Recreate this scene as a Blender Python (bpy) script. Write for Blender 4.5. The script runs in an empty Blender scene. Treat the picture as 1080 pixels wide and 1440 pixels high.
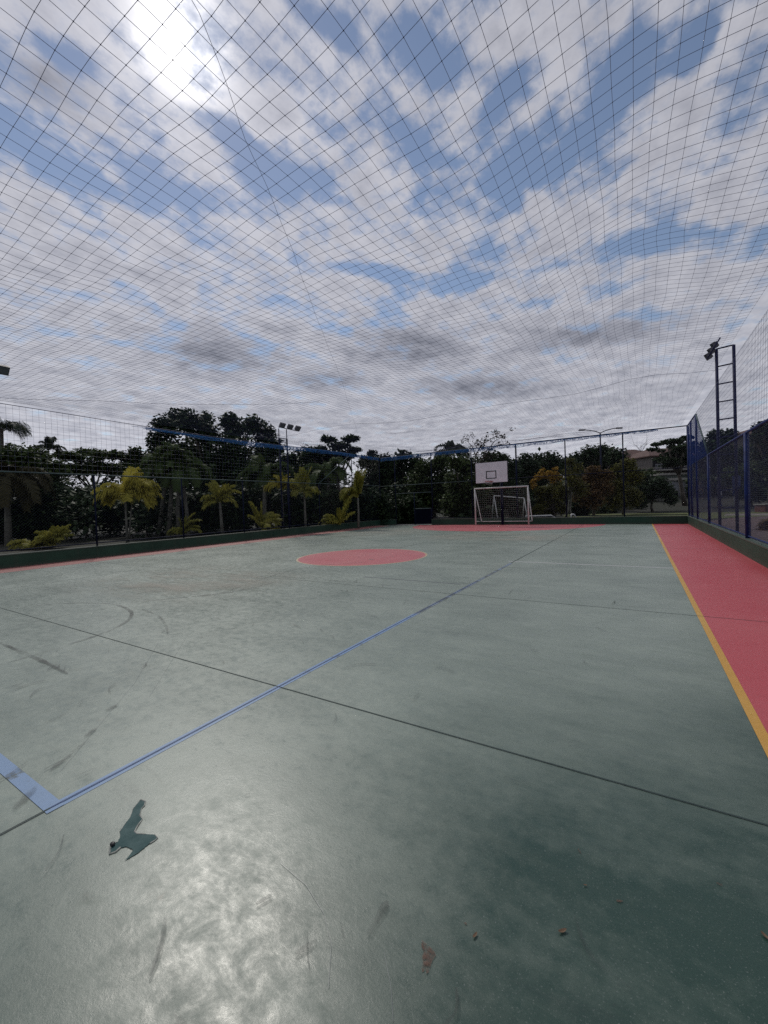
import bpy, math, random
import numpy as np
from mathutils import Vector, Matrix
C = bpy.context.scene.collection
P = np.array
rad = math.radians
rng = np.random.default_rng(7)

# ------------------------------------------------------------------ camera
EYE = P([0, 0, 1.4]); FOC = 578.04
yaw, pitch, roll = [rad(a) for a in (31.707, -1.0207, 2.0105)]
FWD = P([-math.sin(yaw)*math.cos(pitch), math.cos(yaw)*math.cos(pitch), math.sin(pitch)])
_r = P([math.cos(yaw), math.sin(yaw), 0]); _u = np.cross(_r, FWD)
CR = _r*math.cos(roll)-_u*math.sin(roll); CU = _u*math.cos(roll)+_r*math.sin(roll)
R2 = _r.copy(); F2 = P([-math.sin(yaw), math.cos(yaw), 0]); UP = P([0, 0, 1.])

def ray(x, y): return FWD+CR*(x-540)/FOC-CU*(y-720)/FOC
def at(x, y, d): return EYE+ray(x, y)*d                     # a point d metres away, seen in direction (x, y)
def onfloor(x, y, z=0.):
    d = ray(x, y); return EYE+d*(z-EYE[2])/d[2]
cam = bpy.data.cameras.new('camera'); co = bpy.data.objects.new('camera', cam); C.objects.link(co)
cam.sensor_fit = 'HORIZONTAL'; cam.sensor_width = 36; cam.lens = 36*FOC/1080
cam.clip_start = .05; cam.clip_end = 3000
co.matrix_world = Matrix(((CR[0], CU[0], -FWD[0], EYE[0]), (CR[1], CU[1], -FWD[1], EYE[1]), (CR[2], CU[2], -FWD[2], EYE[2]), (0, 0, 0, 1)))
bpy.context.scene.camera = co

# ------------------------------------------------------------------ node helpers
class NT:
    def __init__(s, tree): s.t = tree; s.n = tree.nodes; s.l = tree.links
    def node(s, kind, **kw):
        n = s.n.new('ShaderNode'+kind)
        for k, v in kw.items(): setattr(n, k, v)
        return n
    def put(s, sock, v):
        if isinstance(v, bpy.types.NodeSocket): s.l.new(v, sock)
        elif v is not None: sock.default_value = v
    def math(s, op, a, b=None, c=None, clamp=False):
        n = s.node('Math', operation=op, use_clamp=clamp)
        for i, v in enumerate((a, b, c)): s.put(n.inputs[i], v)
        return n.outputs[0]
    def vmath(s, op, a, b=None, out=0):
        n = s.node('VectorMath', operation=op); s.put(n.inputs[0], a); s.put(n.inputs[1], b); return n.outputs[out]
    def noise(s, vec, scale, detail=4, rough=.55, dist=0.):
        n = s.node('TexNoise'); s.put(n.inputs['Vector'], vec)
        for k, v in (('Scale', scale), ('Detail', detail), ('Roughness', rough), ('Distortion', dist)): s.put(n.inputs[k], v)
        return n.outputs['Fac']
    def mapping(s, vec, loc=(0, 0, 0), rot=(0, 0, 0), scale=(1, 1, 1), kind='POINT'):
        n = s.node('Mapping', vector_type=kind); s.put(n.inputs[0], vec)
        n.inputs[1].default_value = loc; n.inputs[2].default_value = rot; n.inputs[3].default_value = scale
        return n.outputs[0]
    def remap(s, v, a, b, c=0., d=1., smooth=False):
        n = s.node('MapRange', interpolation_type='SMOOTHSTEP' if smooth else 'LINEAR'); n.clamp = True
        for i, x in enumerate((v, a, b, c, d)): s.put(n.inputs[i], x)
        return n.outputs[0]
    def mix(s, f, a, b, blend='MIX'):
        n = s.node('Mix', data_type='RGBA', blend_type=blend)
        s.put(n.inputs[0], f)
        for i, v in ((6, a), (7, b)):
            if isinstance(v, (tuple, list)): v = (*v[:3], 1)
            s.put(n.inputs[i], v)
        return n.outputs[2]
    def coords(s, which='Object'): return s.node('TexCoord').outputs[which]
    def pos(s): return s.node('NewGeometry').outputs['Position']

def new_mat(name):
    m = bpy.data.materials.new(name); m.use_nodes = True; t = NT(m.node_tree)
    b = m.node_tree.nodes['Principled BSDF']
    return m, t, b
def bump(t, b, h, strength=.2, dist=.02):
    n = t.node('Bump'); n.inputs['Strength'].default_value = strength; n.inputs['Distance'].default_value = dist
    t.put(n.inputs['Height'], h); t.l.new(n.outputs[0], b.inputs['Normal'])
def plain(name, col, col2=None, rough=.5, metal=0., scale=6., spec=.5, bumps=0., detail=5):
    m, t, b = new_mat(name)
    n = t.noise(t.pos(), scale, detail, .6)
    c2 = col2 or tuple(x*.6 for x in col)
    t.put(b.inputs['Base Color'], t.mix(t.remap(n, .35, .65), col, c2))
    t.put(b.inputs['Roughness'], t.remap(n, .3, .7, rough-.08, rough+.08))
    b.inputs['Metallic'].default_value = metal; b.inputs['Specular IOR Level'].default_value = spec
    if bumps: bump(t, b, t.noise(t.pos(), scale*4, 6, .6), bumps)
    return m
def leafmat(name, a, c, trans=.15, rough=.55):
    m, t, b = new_mat(name)
    g = t.node('NewGeometry')
    n = t.noise(g.outputs['Position'], .55, 3, .6)
    f = t.math('ADD', t.math('MULTIPLY', g.outputs['Random Per Island'], .6), t.remap(n, .3, .7, 0, .4))
    col = t.mix(f, a, c)
    t.put(b.inputs['Base Color'], col); b.inputs['Roughness'].default_value = rough; b.inputs['Specular IOR Level'].default_value = .07
    tr = t.node('BsdfTranslucent'); t.put(tr.inputs[0], col)
    mx = t.node('MixShader'); mx.inputs[0].default_value = trans
    t.l.new(b.outputs[0], mx.inputs[1]); t.l.new(tr.outputs[0], mx.inputs[2])
    t.l.new(mx.outputs[0], m.node_tree.nodes['Material Output'].inputs[0])
    return m

# ------------------------------------------------------------------ mesh helpers
class MB:
    def __init__(s): s.v = []; s.f = []
    def add(s, V, F):
        o = len(s.v); s.v += [tuple(map(float, p)) for p in V]; s.f += [tuple(int(i)+o for i in f) for f in F]; return s
    def box(s, lo, hi):
        x0, y0, z0 = lo; x1, y1, z1 = hi
        return s.add([(x0,y0,z0),(x1,y0,z0),(x1,y1,z0),(x0,y1,z0),(x0,y0,z1),(x1,y0,z1),(x1,y1,z1),(x0,y1,z1)],
              [(0,3,2,1),(4,5,6,7),(0,1,5,4),(1,2,6,5),(2,3,7,6),(3,0,4,7)])
    def obox(s, c, ax, ay, az):                                   # oriented box: centre and half axes
        c, ax, ay, az = map(P, (c, ax, ay, az))
        V = [c+i*ax+j*ay+k*az for k in (-1, 1) for i, j in ((-1,-1),(1,-1),(1,1),(-1,1))]
        return s.add(V, [(0,3,2,1),(4,5,6,7),(0,1,5,4),(1,2,6,5),(2,3,7,6),(3,0,4,7)])
    def tube(s, path, r, n=8, cap=True):
        path = [P(p, dtype=float) for p in path]; m = len(path)
        rr = r if isinstance(r, (list, tuple, np.ndarray)) else [r]*m
        V = []; t0 = None
        for i in range(m):
            t = path[min(i+1, m-1)]-path[max(i-1, 0)]; t = t/(np.linalg.norm(t)+1e-9)
            if t0 is None:
                a = np.cross(t, UP if abs(t[2]) < .9 else P([1., 0, 0])); 
            else: a = a-t*(a@t)
            a = a/np.linalg.norm(a); b = np.cross(t, a); t0 = t
            for k in range(n):
                q = 2*math.pi*k/n; V.append(path[i]+rr[i]*(a*math.cos(q)+b*math.sin(q)))
        F = [(i*n+k, i*n+(k+1) % n, (i+1)*n+(k+1) % n, (i+1)*n+k) for i in range(m-1) for k in range(n)]
        if cap: F += [tuple(range(n))[::-1], tuple(range((m-1)*n, m*n))]
        return s.add(V, F)
    def sheet(s, pts, z): return s.add([(p[0], p[1], z) for p in pts], [tuple(range(len(pts)))])
    def ball(s, c, r, n=10, m=6, sx=(1, 1, 1)):
        V = [P(c)+P([0, 0, -r*sx[2]])]
        for i in range(1, m):
            a = math.pi*i/m
            V += [P(c)+r*P([math.sin(a)*math.cos(2*math.pi*k/n)*sx[0], math.sin(a)*math.sin(2*math.pi*k/n)*sx[1], -math.cos(a)*sx[2]]) for k in range(n)]
        V.append(P(c)+P([0, 0, r*sx[2]]))
        F = [(0, 1+(k+1) % n, 1+k) for k in range(n)]
        for i in range(m-2): F += [(1+i*n+k, 1+i*n+(k+1) % n, 1+(i+1)*n+(k+1) % n, 1+(i+1)*n+k) for k in range(n)]
        F += [(1+(m-2)*n+k, 1+(m-2)*n+(k+1) % n, len(V)-1) for k in range(n)]
        return s.add(V, F)
def link(name, me, mat, parent=None, origin=None):
    o = bpy.data.objects.new(name, me); C.objects.link(o)
    me.materials.append(mat)
    if parent is not None: o.parent = parent
    elif origin is not None: o.location = tuple(origin)
    return o
def build(mb, name, mat, parent=None, origin=None, smooth=False):
    base = P(parent.matrix_world.translation if parent is None else world_loc(parent)) if parent is not None else (P(origin) if origin is not None else P([0, 0, 0.]))
    me = bpy.data.meshes.new(name)
    me.from_pydata([tuple(P(v)-base) for v in mb.v], [], mb.f); me.update()
    if smooth: me.polygons.foreach_set('use_smooth', [True]*len(me.polygons))
    return link(name, me, mat, parent, origin)
def world_loc(o):
    v = P([0, 0, 0.])
    while o is not None: v = v+P(o.location); o = o.parent
    return v
def fast(name, V, F, mat, parent=None, origin=None):
    """V (n,3), F (m,k) arrays"""
    base = world_loc(parent) if parent is not None else (P(origin) if origin is not None else P([0, 0, 0.]))
    V = (V-base).astype(np.float32); m, k = F.shape
    me = bpy.data.meshes.new(name)
    me.vertices.add(len(V)); me.vertices.foreach_set('co', V.ravel())
    me.loops.add(m*k); me.loops.foreach_set('vertex_index', F.astype(np.int32).ravel())
    me.polygons.add(m); me.polygons.foreach_set('loop_start', np.arange(0, m*k, k, dtype=np.int32))
    try: me.polygons.foreach_set('loop_total', np.full(m, k, dtype=np.int32))
    except Exception: pass
    me.update(calc_edges=True); me.validate()
    return link(name, me, mat, parent, origin)
def thing(name, label, cat, loc, group=None):
    o = bpy.data.objects.new(name, None); C.objects.link(o); o.location = tuple(map(float, loc)); o.empty_display_size = .2
    o['label'] = label; o['category'] = cat
    if group: o['group'] = group
    return o
def tag(o, label, cat, group=None, kind=None):
    o['label'] = label; o['category'] = cat
    if group: o['group'] = group
    if kind: o['kind'] = kind
    return o
def struct(o, kind='structure', label=None, cat=None):
    o['kind'] = kind
    if label: o['label'] = label
    if cat: o['category'] = cat
    return o

# ------------------------------------------------------------------ materials
BLUE = plain('blue_steel_paint', (.009, .025, .13), (.008, .018, .075), .6, scale=5, spec=.2)
INDIGO = plain('indigo_steel_paint', (.010, .014, .065), (.008, .010, .04), .6, scale=5, spec=.2)
NETBLUE = plain('strong_blue_wire', (.012, .045, .22), (.010, .035, .16), .6, scale=4, spec=.2)
BLUE_DARK = plain('dark_blue_steel_paint', (.004, .009, .035), (.003, .006, .02), .65, scale=5, spec=.15)
RAIL = plain('weathered_rail_paint', (.06, .10, .10), (.03, .05, .06), .65, scale=3, spec=.25)
WIRE = plain('blue_coated_wire', (.009, .020, .085), (.008, .015, .05), .45, scale=4)
WIREL = plain('dark_coated_wire', (.012, .02, .045), (.01, .014, .03), .5, scale=4)
CORD = plain('dark_blue_net_cord', (.045, .058, .14), (.045, .054, .12), .6, scale=3)
HEM = plain('bright_blue_net_twine', (.02, .16, .42), (.015, .10, .30), .6, scale=4)
WHITE = plain('white_tube_paint', (.62, .62, .60), (.45, .45, .43), .4, scale=5)
WHITENET = plain('white_twine', (.45, .45, .45), (.35, .35, .34), .7)
BOARD = plain('board_white_paint', (.76, .74, .78), (.66, .65, .69), .45, scale=2)
BLACKP = plain('black_paint', (.012, .012, .015), None, .5)
ORANGE = plain('rim_paint', (.45, .05, .03), (.3, .04, .03), .4)
LAMPG = plain('lamp_glass', (.08, .09, .10), (.05, .06, .07), .15)
GREYM = plain('grey_metal', (.09, .09, .10), (.05, .05, .06), .45, metal=.4)
BARK = plain('bark', (.09, .075, .06), (.045, .038, .03), .85, scale=4, bumps=.3)
BARKP = plain('pale_palm_bark', (.17, .165, .14), (.09, .09, .075), .85, scale=5, bumps=.3)
CONC = plain('pale_concrete', (.36, .35, .32), (.25, .24, .22), .8, scale=3, bumps=.1)
def wall_mat():
    m, t, b = new_mat('green_wall_paint'); p = t.pos()
    n = t.noise(p, 1.4, 6, .6); st = t.noise(t.mapping(p, scale=(7, 7, .6)), 1.5, 6, .65); f = t.noise(p, 18, 6, .7)
    sx = t.node('SeparateXYZ'); t.l.new(p, sx.inputs[0])
    c = t.mix(t.remap(n, .35, .65), (.022, .062, .040), (.014, .042, .028))
    c = t.mix(t.remap(st, .52, .72, 0, .35), c, (.055, .06, .045))
    splash = t.math('MULTIPLY', t.remap(sx.outputs[2], .0, .11, 1., 0.), t.remap(f, .3, .6, .1, .6))
    c = t.mix(splash, c, (.085, .075, .06))
    t.put(b.inputs['Base Color'], c); b.inputs['Roughness'].default_value = .6; b.inputs['Specular IOR Level'].default_value = .25; bump(t, b, f, .12)
    return m
GREENWALL = wall_mat()

def floor_mat():
    m, t, b = new_mat('green_court_paint')
    p = t.pos()
    big = t.noise(p, .30, 6, .62, .3)
    mid = t.noise(t.mapping(p, rot=(0, 0, .5), scale=(.9, 1.25, 1)), .85, 9, .66, .3)
    mop = t.noise(t.mapping(p, rot=(0, 0, -.75), scale=(.6, 2.6, 1)), 1.6, 8, .7, .3)
    fine = t.noise(p, 14., 8, .7)
    speck = t.noise(p, 55., 4, .6)
    # sky glare painted into colour: paler towards middle and left, darker by red run
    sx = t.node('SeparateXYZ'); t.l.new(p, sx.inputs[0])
    glare = t.remap(t.math('ADD', t.math('MULTIPLY', sx.outputs[0], -.8), t.math('MULTIPLY', sx.outputs[1], .55)), .55, 2.7, 0., 1., True)
    d = t.math('ADD', t.math('MULTIPLY', glare, .78), t.math('MULTIPLY', t.math('SUBTRACT', big, .5), .65))
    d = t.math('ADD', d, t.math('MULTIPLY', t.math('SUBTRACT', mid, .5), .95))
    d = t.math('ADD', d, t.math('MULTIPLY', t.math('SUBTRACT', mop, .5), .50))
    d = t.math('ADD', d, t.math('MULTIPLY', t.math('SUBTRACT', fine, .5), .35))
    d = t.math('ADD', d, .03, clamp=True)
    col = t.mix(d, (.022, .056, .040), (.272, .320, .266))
    # old dark rubber smears
    sm = t.noise(t.mapping(p, rot=(0, 0, .2), scale=(.35, 2.6, 1)), 1.3, 7, .7, .8)
    col = t.mix(t.remap(sm, .60, .78, 0, .5), col, (.035, .045, .042))
    # tiny rusty specks
    col = t.mix(t.remap(t.noise(p, 5.5, 3, .5), .74, .80, 0, .35), col, (.12, .06, .03))
    grit = t.noise(p, 150., 3, .6)
    col = t.mix(t.remap(grit, .60, .70, 0, .45), col, (.03, .04, .036)); col = t.mix(t.remap(grit, .40, .30, 0, .30), col, (.33, .35, .33))
    t.put(b.inputs['Base Color'], col)
    worn = t.remap(t.noise(t.mapping(p, rot=(0, 0, .4), scale=(1, 1.5, 1)), 7.5, 11, .76, .3), .36, .64, 0., 1.)
    r = t.math('ADD', t.math('MULTIPLY', worn, .16), t.math('MULTIPLY', fine, .30))
    r = t.math('ADD', r, t.math('MULTIPLY', mid, .14))
    t.put(b.inputs['Roughness'], t.math('ADD', r, .065))
    b.inputs['Specular IOR Level'].default_value = .56
    trow = t.noise(t.mapping(p, rot=(0, 0, .6), scale=(1, 1.5, 1)), 38., 7, .75, .4)
    h = t.math('ADD', t.math('MULTIPLY', trow, .9), t.math('MULTIPLY', speck, .25))
    h = t.math('MULTIPLY', h, t.remap(worn, 0, 1, .35, 1.))
    bump(t, b, h, .13, .006)
    return m
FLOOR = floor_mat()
def paint(name, col, worn, thr=.62, rough=.38, under=(.10, .12, .11), scale=3.):
    m, t, b = new_mat(name); p = t.pos()
    n = t.noise(p, .5, 6, .6, .4); f = t.noise(p, 12, 8, .7); w = t.noise(t.mapping(p, scale=(1, 1.6, 1)), scale, 8, .72, .3)
    c = t.mix(t.remap(n, .3, .7), col, worn)
    c = t.mix(t.remap(f, .3, .75, 0, .35), c, tuple(x*.6 for x in worn))
    c = t.mix(t.remap(w, thr, thr+.07, 0, .9), c, under)
    t.put(b.inputs['Base Color'], c)
    t.put(b.inputs['Roughness'], t.math('ADD', t.math('MULTIPLY', f, .22), rough-.1))
    b.inputs['Specular IOR Level'].default_value = .35
    bump(t, b, f, .10, .008)
    return m
RED = paint('red_court_paint', (.51, .066, .084), (.56, .115, .125), .66)
REDW = paint('faded_red_court_paint', (.52, .10, .118), (.56, .20, .20), .60)
REDL = paint('pale_red_edge_paint', (.44, .14, .13), (.44, .24, .21), .58)
YEL = paint('yellow_line_paint', (.62, .30, .035), (.66, .40, .10), .65)
BLU = paint('blue_line_paint', (.20, .32, .53), (.25, .36, .51), .56)
BLUW = paint('worn_blue_line_paint', (.20, .27, .38), (.22, .27, .32), .47)
WHT = paint('worn_white_line_paint', (.62, .62, .60), (.48, .49, .48), .66)
GROOVE = plain('joint_filler', (.012, .03, .028), (.03, .055, .05), .7, scale=4)
GROOVEB = plain('blue_joint_filler', (.03, .075, .22), (.02, .05, .15), .6, scale=4)

# ------------------------------------------------------------------ world and sun
SUN = P([-.5774, .3950, .7146])                                 # towards the sun
def make_world():
    w = bpy.data.worlds.new('World'); bpy.context.scene.world = w; w.use_nodes = True
    t = NT(w.node_tree); bg = w.node_tree.nodes['Background']
    sky = t.node('TexSky', sky_type='NISHITA'); sky.sun_disc = False
    sky.sun_elevation = math.asin(SUN[2]); sky.sun_rotation = math.atan2(SUN[0], SUN[1])
    sky.air_density = 1.; sky.dust_density = .05; sky.ozone_density = 2.
    d = t.vmath('NORMALIZE', t.coords('Generated'))
    sx = t.node('SeparateXYZ'); t.l.new(d, sx.inputs[0])
    zc = t.math('ADD', t.math('MAXIMUM', sx.outputs[2], 0.), .06)
    cx = t.node('CombineXYZ'); t.put(cx.inputs[0], t.math('DIVIDE', sx.outputs[0], zc)); t.put(cx.inputs[1], t.math('DIVIDE', sx.outputs[1], zc))
    p = cx.outputs[0]                                            # position on a flat cloud deck overhead
    wv = t.node('TexNoise'); t.put(wv.inputs['Vector'], p); wv.inputs['Scale'].default_value = 3.2; wv.inputs['Detail'].default_value = 3
    warp = t.vmath('SCALE', t.vmath('SUBTRACT', wv.outputs['Color'], (.5, .5, .5))); warp.node.inputs['Scale'].default_value = .09
    q = t.vmath('ADD', p, warp)
    gaps = [(-1.229,0.450,0.150,0.099,-1.879),(-1.137,0.711,0.174,0.108,-2.025),(-0.827,0.700,0.123,0.047,-1.829),(-0.766,0.917,0.187,0.070,-2.279),(-0.359,0.798,0.089,0.050,-1.876),(-0.485,0.663,0.089,0.028,-2.020),(-0.277,1.224,0.196,0.080,2.249),(-0.010,1.072,0.125,0.046,2.054),(0.004,1.726,0.228,0.091,-2.729),(-0.450,1.003,0.109,0.050,-2.144),(-0.145,1.215,0.105,0.056,2.295),(-0.263,1.003,0.105,0.047,2.566),(0.121,1.075,0.069,0.035,1.845),(-0.837,1.364,0.171,0.052,-2.234),(-0.613,1.604,0.226,0.071,-2.852),(0.112,2.345,0.213,0.071,-2.709),(-0.946,0.402,0.061,0.043,-2.080)]
    thick = [(-0.190,1.461,0.182,0.162,-2.856),(-0.725,0.620,0.160,0.101,-2.061),(-0.934,1.037,0.458,0.136,-2.327),(-1.613,0.766,0.397,0.219,-2.511),(-0.354,1.008,0.107,0.095,1.891),(0.114,1.285,0.215,0.095,1.770),(-0.620,2.222,0.802,0.367,-2.857),(0.032,3.834,0.828,0.610,-2.504),(-1.045,0.559,0.135,0.043,-1.812),(0.176,2.115,0.283,0.139,-2.725)]
    shade = [(-1.939,1.459,0.344,0.310,-2.510),(-1.053,2.025,0.337,0.255,-2.032),(-1.719,2.130,0.278,0.195,-2.493),(-0.920,2.901,0.475,0.264,-2.380),(-0.160,2.428,0.430,0.181,-2.866),(-1.042,0.400,0.092,0.063,-2.693)]
    def blobs(L, grow, amps=None):
        s = None
        for i, (u, v, a, b, an) in enumerate(L):
            k = t.mapping(q, (u, v, 0), (0, 0, an), (a*grow, b*grow, 1), 'TEXTURE')
            f = t.remap(t.vmath('LENGTH', k, out=1), 0., 1.35, 1., 0., True)
            s = f if s is None else t.math('MAXIMUM', s, f)
        return s
    G = blobs(gaps, 1.2); T = blobs(thick, 1.0); S = blobs(shade, 1.2)
    n1 = t.noise(t.mapping(q, rot=(0, 0, .25), scale=(1.1, .95, 1)), 4.5, 10, .56, 0.)
    n2 = t.noise(t.mapping(p, (3.1, 1.7, 0), (0, 0, .25), (1.15, .9, 1)), 12., 8, .62, .1)
    c = t.math('ADD', t.math('MULTIPLY', n1, 1.75), t.math('MULTIPLY', t.math('SUBTRACT', n2, .5), t.remap(t.vmath('LENGTH', p, out=1), .9, 2.6, .85, .35)))
    c = t.math('ADD', c, .435)
    c = t.math('ADD', c, t.math('MULTIPLY', T, .17)); c = t.math('SUBTRACT', c, t.math('MULTIPLY', G, .42))
    far = t.remap(t.vmath('LENGTH', p, out=1), 1.4, 3.6, 0., .24); c = t.math('ADD', c, far)
    dens = t.remap(c, 1.02, 1.46, 0.03, .97, True)
    # cloud body: lit rims, greyer thick bellies
    belly = t.math('ADD', t.remap(c, 1.36, 1.75, 0, .15), t.math('MULTIPLY', S, .36))
    belly = t.math('ADD', belly, t.remap(t.noise(t.mapping(q, scale=(1.1, .8, 1)), 9., 8, .62), .40, .72, 0, .24))
    dt = t.math('MAXIMUM', t.vmath('DOT_PRODUCT', d, tuple(SUN), out=1), 0.)
    g8 = t.math('POWER', dt, 9.); g60 = t.math('POWER', dt, 70.); g300 = t.math('POWER', dt, 620.)
    lum = t.math('SUBTRACT', 1., belly)
    lum = t.math('MULTIPLY', lum, t.math('ADD', CLOUD_BASE, t.math('ADD', t.math('MULTIPLY', g8, CLOUD_G8), t.math('MULTIPLY', g60, CLOUD_G60))))
    lum = t.math('MULTIPLY', lum, t.remap(t.vmath('LENGTH', p, out=1), 2.2, 6., 1., 1.32))
    cc = t.mix(belly, (.985, .985, 1.08), (.82, .88, 1.14))
    cl = t.vmath('SCALE', cc); t.put(cl.node.inputs['Scale'], lum)
    blue = t.mix(1., sky.outputs[0], SKY_TINT, 'MULTIPLY')
    base = t.mix(dens, blue, cl)
    # aureole of the sun shining through the thin cloud
    au = t.math('ADD', t.math('MULTIPLY', g300, AUR1), t.math('MULTIPLY', g60, AUR2))
    veil = t.math('ADD', .25, t.math('MULTIPLY', dens, .75))
    a = t.vmath('SCALE', (1., .97, .92)); t.put(a.node.inputs['Scale'], t.math('MULTIPLY', au, veil))
    t.l.new(t.vmath('ADD', base, a), bg.inputs[0]); bg.inputs[1].default_value = .1
CLOUD_BASE, CLOUD_G8, CLOUD_G60, AUR1, AUR2 = 5.2, 1.1, .6, 15., .25
SKY_TINT = (1.12, .98, .89)
make_world()
sl = bpy.data.lights.new('sun', 'SUN'); so = bpy.data.objects.new('sun', sl); C.objects.link(so)
sl.energy = 1.45; sl.angle = rad(9.); sl.color = (1., .95, .87)
so.rotation_euler = Vector(tuple(SUN)).to_track_quat('Z', 'Y').to_euler()

# ------------------------------------------------------------------ ground
HILL = at(945, 690, 85.)[:2]
def gz(x, y):
    d2 = (x-HILL[0])**2+(y-HILL[1])**2
    base = 7.0*np.exp(-d2/(2*27.**2))
    r = np.hypot(x, y)
    s = np.clip((r-95)/160, 0, 1); base = base+s*s*(3-2*s)*13.
    k = np.clip((r-38)/14, 0, 1)
    return base*k-.03
def ground():
    m, t, b = new_mat('grass_and_earth'); p = t.pos()
    n = t.noise(p, .25, 6, .6); f = t.noise(p, 6, 8, .7)
    c = t.mix(t.remap(n, .42, .62), (.018, .022, .010), (.030, .023, .016))
    c = t.mix(t.remap(f, .3, .7, 0, .6), c, (.016, .022, .009))
    t.put(b.inputs['Base Color'], c); b.inputs['Roughness'].default_value = .9; bump(t, b, f, .5, .05)
    rs = np.concatenate([np.linspace(0, 130, 66), np.geomspace(135, 1800, 22)]); n = 120
    V = [(0, 0, gz(0, 0))]
    for r in rs[1:]:
        for k in range(n):
            a = 2*math.pi*k/n; x, y = r*math.cos(a), r*math.sin(a); V.append((x, y, float(gz(x, y))))
    F = [(0, 1+k, 1+(k+1) % n) for k in range(n)]
    for i in range(len(rs)-2): F += [(1+i*n+k, 1+(i+1)*n+k, 1+(i+1)*n+(k+1) % n, 1+i*n+(k+1) % n) for k in range(n)]
    mb = MB(); mb.add(V, F); o = build(mb, 'ground', m, smooth=True); struct(o)
ground()
def patch(name, pts, z, mat, label=None):
    mb = MB(); mb.sheet(pts, z); o = build(mb, name, mat, origin=(pts[0][0], pts[0][1], 0)); return struct(o, label=label)
LAWN = plain('lawn_grass', (.11, .125, .03), (.075, .095, .026), .9, scale=5, bumps=.4)
PATHM = plain('pale_path_concrete', (.24, .21, .19), (.17, .15, .13), .85, scale=2)
PAVE = plain('brown_red_paving', (.11, .065, .06), (.075, .05, .048), .8, scale=2.5)
SOIL = plain('bare_orange_soil', (.16, .085, .05), (.11, .07, .04), .9, scale=2)
patch('lawn', [(-4.5, 30), (1.5, 27), (9, 34), (14, 50), (2, 56), (-6, 44)], -.008, LAWN)
patch('bare_soil', [(-3.6, 29.2), (-.5, 28.4), (.6, 30.5), (-2.2, 33)], -.002, SOIL)
patch('paved_yard', [(2.2, -6), (15, -6), (17, 20), (13, 31), (6, 33), (2.4, 25)], -.012, PAVE)
patch('path', [(4.5, 32.6), (13.5, 30.2), (24, 24), (25, 26), (15, 33.2), (5, 35.2)], -.004, PATHM)

# ------------------------------------------------------------------ court floor and markings
XL, XR, YF, YN, XC, YC = -15., 1.98, 23.9, -6., -6.5, 9.3
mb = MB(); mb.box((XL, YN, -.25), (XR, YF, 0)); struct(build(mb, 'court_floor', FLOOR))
def strip(name, x0, y0, x1, y1, z, mat, n=1):
    mb = MB(); mb.sheet([(x0, y0), (x1, y0), (x1, y1), (x0, y1)], z); return struct(build(mb, name, mat))
strip('red_run_off', .60, YN, XR, YF, .0014, RED)
strip('faded_red_edge', XL, YN, -13.8, YF-.8, .0014, REDL)
strip('yellow_side_line', .553, YN, .610, YF-.02, .0028, YEL)
def disc(cx, cy, r0, r1, a0=0, a1=360, n=96, ymax=None):
    V = []; F = []
    for i in range(n+1):
        a = rad(a0+(a1-a0)*i/n)
        for r in (r0, r1): V.append((cx+r*math.cos(a), min(cy+r*math.sin(a), ymax or 1e9)))
    return V, [(2*i, 2*i+1, 2*i+3, 2*i+2) for i in range(n)]
def ringobj(name, cx, cy, r0, r1, z, mat, a0=0, a1=360):
    V, F = disc(cx, cy, r0, r1, a0, a1); mb = MB(); mb.add([(x, y, z) for x, y in V], F); return struct(build(mb, name, mat))
ringobj('red_centre_circle', XC, YC, 0.001, 1.74, .0014, REDW)
ringobj('yellow_circle_line', XC, YC, 1.74, 1.79, .0014, plain('pale_yellow_line', (.5, .40, .22), (.4, .3, .2), .5))
V, F = disc(XC-.15, YF-.02, 0.001, 5.25, 180, 360)
mb = MB(); mb.add([(x, y, .0014) for x, y in V], F); struct(build(mb, 'red_goal_area', REDW))
strip('white_half_line', -2.55, 9.455, .54, 9.52, .0014, WHT)
strip('faint_white_line', -4.6, 6.58, -2.6, 6.63, .0014, paint('ghost_white_line', (.2, .22, .215), (.17, .19, .18), .5))
# blue volleyball line laid over a slab joint
strip('blue_side_line', -2.458, .805, -2.394, 4.6, .0014, BLU)
strip('worn_blue_side_line', -2.456, 4.6, -2.388, 9.2, .0014, BLUW)
strip('blue_end_line', -5.4, .765, -2.394, .835, .0028, BLU)
mb = MB()
for y in (-1.32, 2.264, 5.85, 13.02, 16.6, 20.2): mb.sheet([(XL+.1, y-.0042), (XR-.02, y-.0042), (XR-.02, y+.0042), (XL+.1, y+.0042)],   .0034)
for x, y0 in ((-6.5, 11.2), (-10.6, YN)): mb.sheet([(x-.005, y0), (x+.005, y0), (x+.005, YF-.1), (x-.005, YF-.1)], .0044)
mb.sheet([(-2.431, YN), (-2.421, YN), (-2.421, .79), (-2.431, .79)], .0044); mb.sheet([(-2.435, 9.2), (-2.42, 9.2), (-2.42, YF-.1), (-2.435, YF-.1)], .0044)
struct(build(mb, 'slab_joints', GROOVE))
strip('blue_painted_joint', -2.430, .79, -2.422, 7.0, .0052, GROOVEB)

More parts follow.
